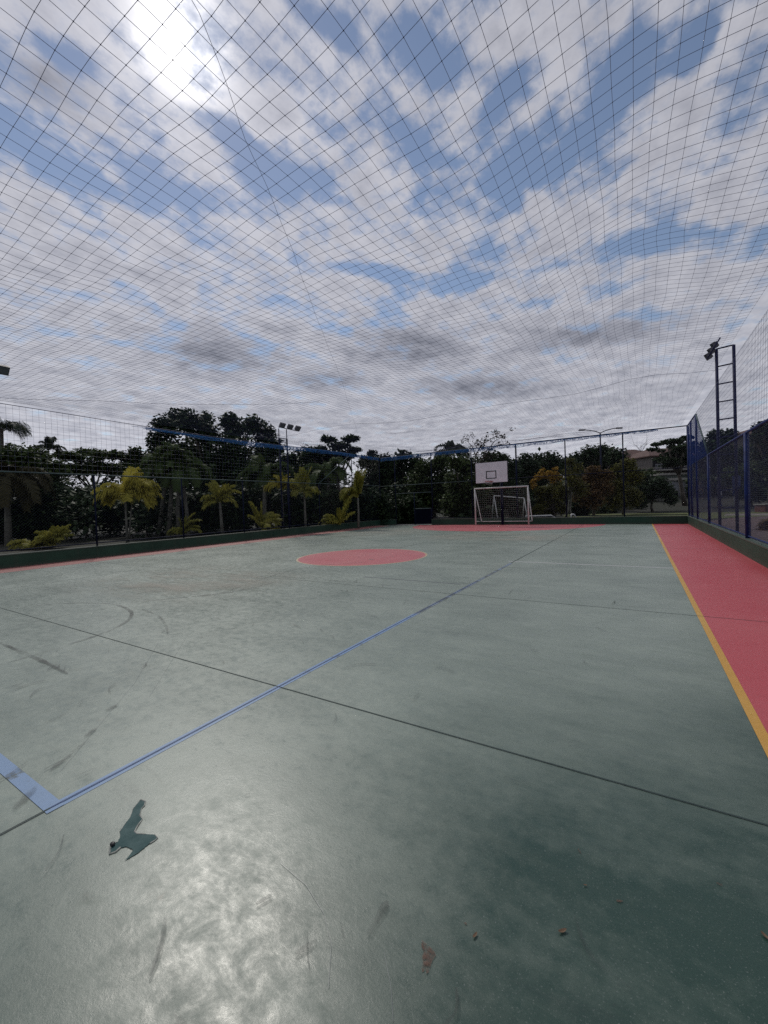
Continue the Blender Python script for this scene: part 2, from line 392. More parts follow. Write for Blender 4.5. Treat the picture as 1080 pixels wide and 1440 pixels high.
# chipped patch where the paint has come away, rust spots, scuffs
def outline(pts, ox, oy, s): return [onfloor(ox+a/s, oy+b/s)[:2] for a, b in pts]
chip = outline([(600,195),(650,215),(640,260),(610,290),(590,360),(620,405),(580,460),(560,490),(535,540),(560,565),(650,570),(750,575),(785,610),(750,640),(700,670),(640,720),(560,780),(490,820),(425,860),(470,810),(520,745),(480,720),(440,705),(380,715),(330,760),(265,785),(265,740),(290,680),(350,655),(375,600),(375,540),(430,460),(490,380),(520,290),(570,230)], 120, 1100, 7.714)
CHIP = plain('bare_glossy_primer', (.034, .092, .092), (.026, .074, .074), .6, scale=14, spec=.2)
CHIPE = plain('torn_paint_edge', (.48, .48, .42), (.14, .16, .14), .4, scale=40)
def ragged(pts, k, amp, seed):
    r = np.random.default_rng(seed); out = []
    for a, b in zip(pts, pts[1:]+pts[:1]):
        a, b = P(a), P(b)
        for i in range(k): out.append(tuple(a+(b-a)*i/k+(r.normal(size=2)*amp if i else 0)))
    return out
mb = MB(); mb.sheet(ragged(chip, 4, .0012, 4), .003); o = build(mb, 'chipped_paint_patch', CHIP, origin=(*chip[0], 0)); struct(o)
mb = MB()
def rim(idx, r):
    mb.tube([(*chip[i % len(chip)], .0025) for i in idx], [1.25*r*(.4+rng.random()) for _ in idx], 5)
rim(range(0, 5), .0022); rim(range(4, 11), .0030); rim(range(11, 15), .0022); rim(range(23, 29), .0026); rim(range(30, 36), .0016)
build(mb, 'paint_edge', CHIPE, o)
c = onfloor(158.3, 1189.5); mb = MB(); mb.ball(c+P([0, 0, .008]), .011, 8, 5, (1.2, .9, .7))
tag(build(mb, 'pebble', BLACKP, origin=c), 'small dark pebble at the pointed tip of the chipped patch', 'pebble')
RUST = plain('rust_stain', (.105, .05, .032), (.05, .062, .052), .5, scale=60)
def rusty():
    m, t, b = new_mat('rust_stain'); p = t.pos()
    t.put(b.inputs['Base Color'], t.mix(t.noise(p, 40, 5, .6), (.17, .06, .03), (.07, .05, .035))); b.inputs['Roughness'].default_value = .6
    tr = t.node('BsdfTransparent'); mx = t.node('MixShader'); t.put(mx.inputs[0], t.remap(t.noise(p, 75., 7, .75), .38, .62, .05, .85))
    t.l.new(tr.outputs[0], mx.inputs[1]); t.l.new(b.outputs[0], mx.inputs[2]); t.l.new(mx.outputs[0], m.node_tree.nodes['Material Output'].inputs[0])
    return m
RUST = rusty()
LEAFD = plain('dry_leaf', (.15, .085, .045), (.09, .06, .035), .7, scale=30)
def blot(x, y, rx, ry, ang, seed, n=18):
    r = np.random.default_rng(seed); c = onfloor(x, y); out = []
    for i in range(n):
        a = 2*math.pi*i/n; k = .6+.6*r.random(); px, py = rx*k*math.cos(a), ry*k*math.sin(a)
        ca, sa = math.cos(ang), math.sin(ang); out.append((c[0]+px*ca-py*sa, c[1]+px*sa+py*ca))
    return out
mb = MB()
for i, (x, y, rx, ry, an) in enumerate([(655, 1300, .006, .004, 0), (871, 1268, .012, .005, .4), (815, 1198, .014, .004, 2.2), (1012, 1244, .012, .006, 0)]):
    mb.sheet(blot(x, y, rx, ry, an, i), .003)
mb.sheet([onfloor(540+a/2, 1040+b_/2)[:2] for a, b_ in [(106,566),(118,575),(132,588),(143,600),(146,611),(138,620),(131,640),(126,657),(120,662),(117,648),(108,658),(105,648),(110,628),(106,612),(113,600),(105,585)]], .003)
struct(build(mb, 'rust_stains', RUST), 'stuff')
for i, (x, y, L, an, lab) in enumerate([(791, 1311, .016, .8, 'curled dry leaf lying on the dark green floor right of the big rust stain'), (668, 1317, .012, 1.3, 'narrow dry leaf just right of the largest rust stain'), (823, 1246, .007, .3, 'tiny brown leaf scrap on the dark floor, farthest of the dry leaves'), (1076, 1318, .014, 2.2, 'orange brown dry leaf at the right edge of the photo')]):
    c = onfloor(x, y); mb = MB(); ca, sa = math.cos(an), math.sin(an)
    for k in range(6):
        u0, u1 = -1+k/3, -1+(k+1)/3
        def q(u, v): 
            w = .36*(1-u*u)**.6*v; return (c[0]+L*(u*ca-w*sa), c[1]+L*(u*sa+w*ca), .004+.25*L*(u*u)+.35*L*abs(w))
        for s in (-1, 0): mb.add([q(u0, s), q(u1, s), q(u1, s+1), q(u0, s+1)], [(0, 1, 2, 3)])
    tag(build(mb, 'dry_leaf', LEAFD, origin=(c[0], c[1], 0)), lab, 'leaf', 'dry leaves on the court floor')
def scuffs():
    m, t, b = new_mat('rubber_scuff'); p = t.pos()
    b.inputs['Base Color'].default_value = (.03, .036, .034, 1); b.inputs['Roughness'].default_value = .6
    tr = t.node('BsdfTransparent'); mx = t.node('MixShader')
    t.put(mx.inputs[0], t.remap(t.noise(p, 2.2, 7, .75), .38, .75, 0., .75))
    t.l.new(tr.outputs[0], mx.inputs[1]); t.l.new(b.outputs[0], mx.inputs[2]); t.l.new(mx.outputs[0], m.node_tree.nodes['Material Output'].inputs[0])
    mb = MB(); r = np.random.default_rng(11)
    def ribbon(pts, w, z):
        pts = [P(q)[:2] for q in pts]
        # resample with a smooth curve
        Q = []
        for i in range(len(pts)-1):
            p0 = pts[max(i-1, 0)]; p1 = pts[i]; p2 = pts[i+1]; p3 = pts[min(i+2, len(pts)-1)]
            for k in range(6):
                u = k/6; Q.append(.5*((2*p1)+(-p0+p2)*u+(2*p0-5*p1+4*p2-p3)*u*u+(-p0+3*p1-3*p2+p3)*u**3))
        Q.append(pts[-1])
        V = []
        for i, q in enumerate(Q):
            d = Q[min(i+1, len(Q)-1)]-Q[max(i-1, 0)]; d = d/(np.linalg.norm(d)+1e-9); nn = P([-d[1], d[0]])*w/2*(.6+.6*r.random())*(.05+math.sin(math.pi*(i+.3)/(len(Q)-.4))**.5)
            V += [(*(q+nn), z), (*(q-nn), z)]
        mb.add(V, [(2*i, 2*i+1, 2*i+3, 2*i+2) for i in range(len(Q)-1)])
    px = [([(20,857),(80,849),(150,849),(180,857),(184,868),(165,882),(130,896),(80,912),(40,924),(0,935)], .05), ([(0,886),(60,872),(110,862),(170,853)], .025),
          ([(0,904),(25,915),(60,930),(95,948)], .05), ([(0,971),(32,961)], .02), ([(62,1018),(95,1003)], .015),
          ([(150,1000),(165,992)], .05), ([(120,1037),(135,1025)], .045), ([(20,1140),(50,1108)], .05), ([(70,1085),(100,1062)], .03),
          ([(184,848),(240,842),(330,832),(400,815)], .06), ([(200,857),(222,866),(233,880),(236,892)], .035), ([(380,810),(460,816),(560,824)], .03),
          ([(300,838),(420,800),(520,790)], .05), ([(100,1060),(120,1045)], .02), ([(415,1345),(445,1326)], .02), ([(518,1318),(545,1270)], .03), ([(360,1275),(382,1262)], .02),
          ([(345,1120),(352,1118)], .012), ([(152,918),(154,912)], .01), ([(205,780),(300,775),(400,772)], .05), ([(40,800),(160,797)], .04), ([(620,790),(700,797),(760,800)], .04)]
    for i, (L, w) in enumerate(px): ribbon([onfloor(*q) for q in L], w, .0062+.0002*i)
    for i in range(130):                                        # short faint shoe and drag marks over the near half of the slab
        x, y = r.uniform(-6.5, .4), .35+6.5*r.random()**1.5; a = r.normal(2.2, .5) if r.random() < .6 else r.uniform(0, math.pi)
        L = r.uniform(.04, .22)*(1+y*.12); q = P([x, y]); dv = P([math.cos(a), math.sin(a)])*L; bend = P([-dv[1], dv[0]])*r.normal()*.25
        ribbon([q-dv/2, q+bend*.5, q+dv/2], r.uniform(.004, .022), .0108+.00001*i)
    struct(build(mb, 'scuff_marks', m), 'stuff')
scuffs()
def dust_glare():  # pale sandy film, with floor glare streaks painted into its colour
    m, t, b = new_mat('dust_and_glare'); p = t.pos()
    b.inputs['Base Color'].default_value = (.46, .43, .36, 1); b.inputs['Roughness'].default_value = .9
    tr = t.node('BsdfTransparent'); mx = t.node('MixShader')
    sx = t.node('SeparateXYZ'); t.l.new(t.coords('Generated'), sx.inputs[0])
    e = t.math('MULTIPLY', t.remap(t.math('ABSOLUTE', t.math('SUBTRACT', sx.outputs[0], .5)), .15, .5, 1., 0., True), t.remap(t.math('ABSOLUTE', t.math('SUBTRACT', sx.outputs[1], .5)), .15, .5, 1., 0., True))
    t.put(mx.inputs[0], t.math('MULTIPLY', e, t.remap(t.noise(t.mapping(p, rot=(0, 0, .55), scale=(.6, 1.7, 1)), 1.1, 8, .7), .42, .66, 0., .6)))
    t.l.new(tr.outputs[0], mx.inputs[1]); t.l.new(b.outputs[0], mx.inputs[2]); t.l.new(mx.outputs[0], m.node_tree.nodes['Material Output'].inputs[0])
    for i, (x0, y0, x1, y1) in enumerate(((-13.5, 14.5, -8.2, 21.5), (-8.5, 13.5, -1.0, 18.2), (-10.5, 3.0, -5.0, 7.0))):
        mb = MB(); mb.sheet([(x0, y0), (x1, y0), (x1, y1), (x0, y1)], .0105+.0004*i); struct(build(mb, 'dust_glare_film', m), 'stuff')
dust_glare()
# long pale hairline scratches near the viewer
mb = MB()
for L in ([(395,1215),(430,1245),(455,1285),(466,1330),(462,1390)], [(540,1340),(550,1390),(553,1438)], [(210,980),(260,900)], [(85,1085),(190,960),(222,905)]):
    Q = [onfloor(*q) for q in L]
    for a, b in zip(Q[:-1], Q[1:]):
        d = (b-a)[:2]; n = P([-d[1], d[0]])/np.linalg.norm(d)*.0006; mb.add([(*(a[:2]-n), .0032), (*(a[:2]+n), .0032), (*(b[:2]+n), .0032), (*(b[:2]-n), .0032)], [(0, 1, 2, 3)])
struct(build(mb, 'scratches', plain('scratch_dust', (.30, .32, .31), (.2, .22, .21), .25, scale=20)), 'stuff')

# ------------------------------------------------------------------ low walls
WH = .38
def wall(label, segs, origin):
    w = thing('low_wall', label, 'wall', origin, 'low green walls around the court')
    for lo, hi in segs:
        mb = MB(); mb.box((lo[0], lo[1], -.2), (hi[0], hi[1], WH-.03)); build(mb, 'wall_body', GREENWALL, w)
        mb = MB(); e = .012; mb.box((lo[0]-e, lo[1]-e, WH-.03), (hi[0]+e, hi[1]+e, WH)); build(mb, 'coping', GREENCOP, w)
GREENCOP = plain('green_coping_paint', (.035, .07, .048), (.07, .085, .07), .6, scale=2.2)
wall('long low green wall under the left fence', [((XL-.15, YN), (XL, YF))], (XL, 10, 0))
wall('low green wall beside the red run on the right', [((XR, YN), (XR+.15, YF))], (XR, 10, 0))
wall('low green wall across the far end behind the goal, with a gate gap', [((XL-.15, YF), (-13.85, YF+.15)), ((-11.22, YF), (XR+.15, YF+.15))], (XC, YF, 0))
strip('gate_threshold', -13.85, YF-.25, -11.22, YF+.6, .012, CONC)

# ------------------------------------------------------------------ fences
def wires(name, mat, parent, axis, const, a0, a1, z0, z1, pitchw=.085, r=.0016, clip=None):
    """chain-link: two sets of diagonal wires in a vertical plane"""
    H = z1-z0; segs = []
    for sgn in (1, -1):
        for s in np.arange(a0-H, a1, pitchw) if sgn == 1 else np.arange(a0, a1+H, pitchw):
            b0, c0, b1, c1 = s, z0, s+sgn*H, z1
            ta = [0., 1.]
            for e in (a0, a1):
                tt = (e-b0)/(b1-b0)
                if 0 < tt < 1: ta.append(tt)
            if clip:                                             # keep what lies under z = clip[0]+clip[1]*a
                f0 = c0-clip[0]-clip[1]*b0; f1 = c1-clip[0]-clip[1]*b1
                if f0*f1 < 0: ta.append(f0/(f0-f1))
            ta = sorted(ta); ok = [(u, v) for u, v in zip(ta[:-1], ta[1:]) if a0-1e-6 <= b0+(b1-b0)*(u+v)/2 <= a1+1e-6]
            if clip: ok = [(u, v) for u, v in ok if c0+H*(u+v)/2 <= clip[0]+clip[1]*(b0+(b1-b0)*(u+v)/2)]
            for u, v in ok:
                if v-u > .01: segs.append((b0+(b1-b0)*u, c0+H*u, b0+(b1-b0)*v, c0+H*v, sgn))
    S = P(segs); n = len(S)
    off = S[:, 4]*.0012
    A = np.zeros((n, 3)); B = np.zeros((n, 3)); i, j = (1, 0) if axis == 'y' else (0, 1)
    A[:, i] = S[:, 0]; A[:, 2] = S[:, 1]; B[:, i] = S[:, 2]; B[:, 2] = S[:, 3]; A[:, j] = B[:, j] = const+off
    straight(name, A, B, r, mat, parent)
def straight(name, A, B, r, mat, parent=None, origin=None):
    D = B-A; D = D/np.linalg.norm(D, axis=1)[:, None]
    ref = np.where(np.abs(D[:, 2:3]) < .9, P([[0, 0, 1.]]), P([[1., 0, 0]]))
    U = np.cross(D, ref); U /= np.linalg.norm(U, axis=1)[:, None]; W = np.cross(D, U); n = len(A)
    V = np.zeros((n, 6, 3))
    for k in range(3):
        a = 2*math.pi*k/3; o = r*(U*math.cos(a)+W*math.sin(a)); V[:, k] = A+o; V[:, 3+k] = B+o
    F = np.concatenate([P([[k, (k+1) % 3, 3+(k+1) % 3, 3+k]])+6*np.arange(n)[:, None] for k in range(3)])
    return fast(name, V.reshape(-1, 3), F, mat, parent, origin)
def squarenet(name, mat, parent, axis, const, a0, a1, z0, z1, cell=.15, r=.0022):
    A = []; B = []
    mk = (lambda a, z: (const, a, z)) if axis == 'y' else (lambda a, z: (a, const, z))
    for a in np.arange(a0, a1, cell): A.append(mk(a, z0)); B.append(mk(a, z1))
    for z in np.arange(z0, z1, cell): A.append(mk(a0, z)); B.append(mk(a1, z))
    return straight(name, P(A), P(B), r, mat, parent)
def tubeobj(name, path, r, mat, parent, n=8):
    mb = MB(); mb.tube(path, r, n); return build(mb, name, mat, parent, smooth=True)
MID, TOP, TALL = 2.7, 4.6, 17.6
xl, xr, yf = XL-.075, XR+.075, YF+.075
# left fence
fl = thing('chain_link_fence', 'long dark chain-link fence on the left wall, in front of the palms', 'fence', (xl, 10, WH), 'fences around the court')
for y in (23.9, 20.75, 17.6, 15.2, 12.4, 9.5, 6.48, 3.5, .5, -2.5, -5.5):
    tubeobj('post', [(xl, y if y < 23.8 else yf, WH), (xl, y if y < 23.8 else yf, TOP if y > 20 else MID)], .026, BLUE_DARK, fl)
tubeobj('middle_rail', [(xl, YN, MID), (xl, YF, MID)], .02, RAIL, fl)
tubeobj('bottom_rail', [(xl, YN, WH+.10), (xl, YF, WH+.10)], .018, BLUE_DARK, fl)
tubeobj('brace', [(xl, TALL, MID), (xl, 20.75, TOP)], .024, RAIL, fl); tubeobj('top_rail', [(xl, 20.75, TOP), (xl, YF, TOP)], .024, BLUE_DARK, fl)
wires('wire_mesh', WIREL, fl, 'y', xl, YN, YF, WH+.02, MID); wires('upper_wire_mesh', WIREL, fl, 'y', xl, 20.75, YF, MID, TOP)
# far fence
ff = thing('chain_link_fence', 'tall chain-link fence across the far end, behind the goal and backboard', 'fence', (XC, yf, WH), 'fences around the court')
for x, z0 in ((XR+.06, WH), (-.58, WH), (-3.26, WH), (-5.85, WH), (-8.50, WH), (-11.16, 0), (-12.45, 0), (-13.85, 0)):
    tubeobj('post', [(x, yf, z0), (x, yf, TOP if x > -11.2 else (2.1 if x > -12.6 else TOP))], .045 if abs(x+5.85) < .1 else .03, BLUE_DARK, ff)
tubeobj('top_rail', [(XL, yf, TOP), (XR+.06, yf, TOP)], .026, BLUE_DARK, ff)
tubeobj('middle_rail', [(XL, yf, MID-.05), (-8.5, yf, MID-.05)], .020, RAIL, ff); tubeobj('middle_rail', [(-8.5, yf, MID-.05), (XR, yf, MID-.05)], .016, BLUE_DARK, ff)
tubeobj('bottom_rail', [(-11.16, yf, WH+.06), (XR, yf, WH+.06)], .014, BLUE_DARK, ff)
tubeobj('gate_lintel', [(-13.85, yf, 2.1), (-11.16, yf, 2.1)], .022, RAIL, ff)
wires('wire_mesh', WIREL, ff, 'x', yf, -11.16, XR, WH+.02, TOP); wires('gate_head_mesh', WIREL, ff, 'x', yf, XL, -11.16, 2.1, TOP); wires('corner_mesh', WIREL, ff, 'x', yf, XL, -13.85, WH, 2.1)
# gate leaf
GATEP = plain('gate_panel_paint', (.0025, .004, .012), (.002, .003, .009), .8, spec=.05)
gt = thing('gate_leaf', 'low dark blue metal gate standing shut in the far corner gap', 'gate', (-11.8, yf, 0))
mb = MB(); mb.box((-12.40, yf-.012, .1), (-11.22, yf+.012, 1.02)); build(mb, 'panel', GATEP, gt)
for p_ in ([(-12.42, yf, .06), (-12.42, yf, 1.06)], [(-11.24, yf, .06), (-11.24, yf, 1.06)]): tubeobj('upright', p_, .025, BLUE_DARK, gt)
tubeobj('top_bar', [(-12.42, yf, 1.06), (-11.24, yf, 1.06)], .026, RAIL, gt); tubeobj('bottom_bar', [(-12.42, yf, .07), (-11.24, yf, .07)], .02, BLUE_DARK, gt)
# right fence
fr = thing('chain_link_fence', 'bright blue chain-link fence on the wall beside the red run', 'fence', (xr, 10, WH), 'fences around the court')
for y in (22.7, 20.75, 17.6, 11.9, 9.0, 6.1, 3.2, .3, -2.6, -5.5):
    tubeobj('post', [(xr, y, WH), (xr, y, TOP if y > 20 else MID)], .04 if y > 13 else .05, BLUE, fr)
tubeobj('corner_post', [(xr, YF-.05, WH), (xr, YF-.05, TOP-.05)], .04, BLUE, fr)
tubeobj('top_rail', [(xr, YN, MID), (xr, TALL, MID)], .028, BLUE, fr); tubeobj('top_rail', [(xr, 20.75, TOP), (xr, YF-.05, TOP)], .026, BLUE, fr)
tubeobj('brace', [(xr, TALL, MID), (xr, 20.75, TOP)], .026, RAIL, fr); tubeobj('bottom_rail', [(xr, YN, WH+.05), (xr, YF, WH+.05)], .016, BLUE, fr)
wires('wire_mesh', WIRE, fr, 'y', xr, YN, YF, WH+.02, MID, .078, .0019); wires('upper_wire_mesh', NETBLUE, fr, 'y', xr, TALL, YF, MID, TOP, .07, .002, (MID-TALL*(TOP-MID)/(20.75-TALL), (TOP-MID)/(20.75-TALL)))

# ------------------------------------------------------------------ roof net and side nets
def roofz(x, y):
    ex = np.clip(np.minimum(x-XL, XR-x)/2.2, 0, 1); ey = np.clip((YF-y)/2.5, 0, 1)
    sag = .16*ex*ey*(1+.5*np.sin(x*.9+1.3)*np.sin(y*.55+.4))
    return TOP+.05-sag+.02*np.sin(x*1.3+y*1.1)*ex+.34*np.exp(-((x-.1)/1.15)**2)*ey
def rope_path(a, b, n=24, dz=.02): 
    a, b = P(a), P(b); out = []
    for i in range(n+1):
        p = a+(b-a)*i/n; out.append((p[0], p[1], float(roofz(p[0], p[1]))+dz))
    return out
def roofnet():
    cell = .15
    xs = np.arange(XL+.02, XR-.01, cell); ys = np.arange(YN, YF, cell)
    X, Y = np.meshgrid(xs, ys, indexing='ij')
    r = np.random.default_rng(5)
    def smooth(n):
        N = r.normal(size=X.shape)
        for _ in range(n):
            N = (np.roll(N, 1, 0)+np.roll(N, -1, 0)+np.roll(N, 1, 1)+np.roll(N, -1, 1)+N)/5
        return N/N.std()
    dx = .010*smooth(8)+.028*smooth(150); dy = .010*smooth(8)+.028*smooth(150)
    e = np.clip(np.minimum(X-XL, XR-X)/.6, 0, 1)
    # the slack net is dragged along the court towards its right edge
    pull = -.09*np.clip(X+2.2, 0, None)
    fall = np.clip((YF-1.5-Y)/6, 0, 1)
    Yd = Y+pull*fall; Xd = X+dx*e
    Yd = np.clip(Yd+dy*e, None, YF)
    Z = roofz(Xd, Yd)+.012*smooth(8)*e
    G = np.stack([Xd, Yd, Z], -1)
    root = thing('roof_net', 'dark square mesh net stretched overhead across the whole court', 'net', (XC, YC, TOP))
    def lines(G, name):
        n, m = G.shape[:2]
        T = np.gradient(G, axis=1); T /= np.linalg.norm(T, axis=-1)[..., None]
        A = np.cross(T, P([0, 0, 1.])); A /= np.linalg.norm(A, axis=-1)[..., None]; B = np.cross(A, T)
        V = np.stack([G+RC*(A*math.cos(2*math.pi*k/3+.5)+B*math.sin(2*math.pi*k/3+.5)) for k in range(3)], 2)   # n m 3 3
        idx = np.arange(n*m*3).reshape(n, m, 3)
        F = np.concatenate([np.stack([idx[:, :-1, k], idx[:, :-1, (k+1) % 3], idx[:, 1:, (k+1) % 3], idx[:, 1:, k]], -1).reshape(-1, 4) for k in range(3)])
        return fast(name, V.reshape(-1, 3), F, CORD, root)
    RC = .0019
    lines(G, 'long_cords'); lines(np.swapaxes(G, 0, 1), 'cross_cords')
    K = G[:, (ys > -1) & (ys < 11)].reshape(-1, 3); n = len(K); s = .0062
    O = P([[1, 0, 0], [0, 1, 0], [-1, 0, 0], [0, -1, 0], [0, 0, 1], [0, 0, -1]])*s
    V = (K[:, None]+O[None]).reshape(-1, 3)
    T = P([[0, 1, 4], [1, 2, 4], [2, 3, 4], [3, 0, 4], [1, 0, 5], [2, 1, 5], [3, 2, 5], [0, 3, 5]])
    F = (T[None]+6*np.arange(n)[:, None, None]).reshape(-1, 3)
    o = fast('knots', V, F, CORD, root); o['kind'] = 'stuff'
    seam = [(-1.6, -.3), (-2.27, 1.69), (-2.76, 2.45), (-3.29, 3.41), (-3.97, 4.55), (-6.0, 7.9), (-8.27, 11.53), (-11.0, 15.8), (-15., 22.2)]
    pth = []
    for a, b in zip(seam[:-1], seam[1:]):
        for k in range(6): p = P(a)+(P(b)-P(a))*k/6; pth.append((p[0]+.008*math.sin(7*p[1]), p[1], float(roofz(*p))-.01))
    tubeobj('mending_cord', pth, .0018, CORD, root, 4)
    for a, b in (((XL, 12.6), (XR, 14.2)), ((XL, 3.6), (-8., 9.5))): tubeobj('support_cable', rope_path(a, b), .0042, CORD, root, 5)
roofnet()
sr = thing('side_net', 'dark square net hanging above the blue rail on the right', 'net', (xr, 8, MID), 'nets above the fences')
squarenet('cords', CORD, sr, 'y', xr, YN, 20.7, MID, TOP+.05, .12, .0022); tubeobj('edge_rope', [(xr, YN, TOP+.06), (xr, 20.75, TOP+.04)], .0022, CORD, sr, 5)
sn = thing('side_net', 'fine square net hanging above the left fence rail', 'net', (xl, 8, MID), 'nets above the fences')
squarenet('cords', CORD, sn, 'y', xl, YN, 20.6, MID, TOP, .15, .0024)
tubeobj('edge_rope', [(xl, y, TOP+.02-.12*math.sin(math.pi*np.clip((y-2)/18, 0, 1))**2) for y in np.linspace(YN, 20.7, 28)], .011, CORD, sn, 5)
def hem(label, pathf, n, depthf, seed):
    """gathered strip of loose bright blue netting along the top"""
    r = np.random.default_rng(seed); A = []; B = []
    h = thing('gathered_net', label, 'net', pathf(.5), 'gathered blue netting')
    for i in range(n):
        u = i/n; p = P(pathf(u)); dp = depthf(u)*(.6+.6*r.random()); q = P(pathf(min(1, u+.012*r.normal())))
        q = q-P([0, 0, dp]); A.append(p); B.append(q+P([r.normal()*.02, r.normal()*.02, 0]))
    straight('folds', P(A), P(B), .0075, HEM, h)
    tubeobj('rope', [pathf(u) for u in np.linspace(0, 1, 30)], .013, HEM, h, 6)
    mb = MB()
    for k in range(3): mb.tube([P(pathf(u))-P([0, 0, depthf(u)*(.35+.3*k)+.03*math.sin(40*u+k)]) for u in np.linspace(0, 1, 60)], .007, 4)
    build(mb, 'lower_cords', HEM, h)
lz = lambda y: TOP+.02-.16*math.sin(math.pi*np.clip((y-2)/18, 0, 1))**2
hem('bright blue netting bunched along the top of the left fence', lambda u: (xl+.05, 8.2+15.7*u, lz(8.2+15.7*u)-.02), 620, lambda u: .05+.11*min(1, u*3), 3)
hem('bright blue netting bunched under the far top rail left of the backboard', lambda u: (XL+.1+6.4*u, yf-.05, TOP-.03), 330, lambda u: .20-.04*u, 4)
hem('thin blue net fold sagging under the far top rail above the backboard', lambda u: (-8.5+9.4*u, yf-.05, TOP-.04), 240, lambda u: .20-.13*u, 6)

# ------------------------------------------------------------------ floodlight towers
def lamp(mb_h, mb_g, c, nrm, w=.30, h=.22):
    nrm = P(nrm)/np.linalg.norm(nrm); a = np.cross(nrm, UP); a /= np.linalg.norm(a); b = np.cross(a, nrm)
    mb_h.obox(P(c)-nrm*.05, a*w/2, b*h/2, nrm*.05); mb_g.obox(P(c)+nrm*.004, a*(w/2-.02), b*(h/2-.02), nrm*.004)
    for k in np.linspace(-1, 1, 6): mb_h.obox(P(c)-nrm*.12, a*.004+a*0, b*h*.45, nrm*.03) if False else mb_h.obox(P(c)-nrm*.125+a*k*w*.4, a*.006, b*h*.42, nrm*.025)
def tower(label, base, d, top, lamps, face, mat):
    """two-legged ladder mast"""
    base = P(base); d = P(d)/np.linalg.norm(d); w = .42
    t = thing('floodlight_tower', label, 'floodlight', base, 'ladder-like floodlight towers')
    for k in (0, 1): 
        q = base+d*w*k; tubeobj('leg', [q, q+UP*(top-.0)], .042, mat, t)
    for z in np.arange(.5, top-.1, .555): tubeobj('rung', [base+UP*(top-z+.5), base+d*w+UP*(top-z+.5)], .022, mat, t, 6)
    for (o, nr, wd) in lamps:
        L = thing_part('floodlight_head', t, base+P(o)+UP*top)
        h, g = MB(), MB(); lamp(h, g, base+P(o)+UP*top, nr, *wd); build(h, 'housing', GREYM, L); build(g, 'glass', LAMPG, L)
    return t
def thing_part(name, parent, loc):
    o = bpy.data.objects.new(name, None); C.objects.link(o); o.parent = parent; o.location = tuple(P(loc)-world_loc(parent)); return o
tr = tower('blue ladder-like floodlight tower outside the right fence', (2.2, 16.64, -.05), (.33, -.10, 0), 5.97,
      [((-.10, .0, .10), (-.8, -.25, -.45), (.13, .20)), ((-.18, -.02, -.06), (-.8, -.25, -.45), (.13, .20)), ((-.26, -.04, -.22), (-.8, -.25, -.45), (.13, .20))], None, INDIGO)
tubeobj('lamp_bar', [(2.30, 16.64, 6.25), (1.96, 16.55, 5.65)], .022, INDIGO, tr)
tl = tower('dark floodlight tower rising behind the left fence beyond the big tree', (XL-.3, 15.5, -.05), (-.12, -.42, 0), 5.0, [], None, BLUE_DARK)
for q in ((XL-.3, 15.5), (XL-.42, 15.08)): tubeobj('upper_leg', [(q[0], q[1], 4.9), (q[0], q[1], 5.45)], .022, BLUE_DARK, tl)
tubeobj('lamp_bar', [(XL-.25, 14.9, 5.48), (XL-.25, 16.35, 5.46)], .02, BLUE_DARK, tl)
for y in (15.1, 15.65, 16.2):
    L = thing_part('floodlight_head', tl, (XL-.2, y, 5.55)); h, g = MB(), MB(); lamp(h, g, (XL-.12, y, 5.55), (.75, .0, -.6), .30, .24); build(h, 'housing', GREYM, L); build(g, 'glass', LAMPG, L)
tn = tower('dark floodlight tower at the left edge of the photo, only its lamp in view', (XL-.3, 3.55, -.05), (-.05, -.42, 0), 5.5, [((.1, .75, .12), (.75, 0, -.6), (.42, .26)), ((.1, .1, .12), (.75, 0, -.6), (.42, .26))], None, BLUE_DARK)
tubeobj('lamp_bar', [(XL-.28, 4.4, 5.50), (XL-.28, 3.0, 5.50)], .02, BLUE_DARK, tn)
# double-armed street lamp
sp = at(846, 690, 41.); sp = P([sp[0], sp[1], float(gz(sp[0], sp[1]))]); zt = at(846, 609, 41.)[2]
st = thing('street_lamp', 'double-armed street lamp beyond the far fence', 'street lamp', sp)
tubeobj('pole', [sp, P([sp[0], sp[1], zt])], [.10, .06], BLUE_DARK, st)
for s, dx, dz in ((-1, 1.55, .35), (1, 1.65, .42)):
    e = P([sp[0], sp[1], zt]); pth = [e, e+R2*s*dx*.35+UP*dz*.55, e+R2*s*dx*.75+UP*dz*.9, e+R2*s*dx+UP*dz]
    tubeobj('arm', pth, .045, GREYM, st); mb = MB(); mb.obox(pth[-1]+R2*s*.25, R2*.30, F2*.11, UP*.06); build(mb, 'lamp_head', GREYM, st)

# ------------------------------------------------------------------ goal, backboard, small goals
GY, GX0, GX1, GT = 23.30, -8.10, -5.10, 2.14
gl = thing('football_goal', 'white tube goal with net on the far goal line', 'goal', ((GX0+GX1)/2, GY, 0))
for x, nm in ((GX0, 'post'), (GX1, 'post')): tubeobj(nm, [(x, GY, 0), (x, GY, GT)], .042, WHITE, gl, 10)
tubeobj('crossbar', [(GX0-.04, GY, GT), (GX1+.04, GY, GT)], .042, WHITE, gl, 10)
for x in (GX0, GX1):
    s = .22 if x == GX0 else .10
    tubeobj('side_frame', [(x, GY, GT-.03), (x+s, GY+.42, .22), (x, GY+.02, .22)], .026, WHITE, gl)
tubeobj('ground_bar', [(GX0+.2, GY+.42, .20), (GX1+.1, GY+.42, .20)], .02, WHITE, gl)
A = []; B = []
def np_(u, v): return (GX0+.03+(GX1-GX0-.06)*u+.03*math.sin(9*v), GY+.05+.38*v**1.2+.05*math.sin(math.pi*v)*math.sin(math.pi*u), GT-.04-(GT-.26)*v)
nu, nv = 25, 17
for i in range(nu+1):
    for j in range(nv): A.append(np_(i/nu, j/nv)); B.append(np_(i/nu, (j+1)/nv))
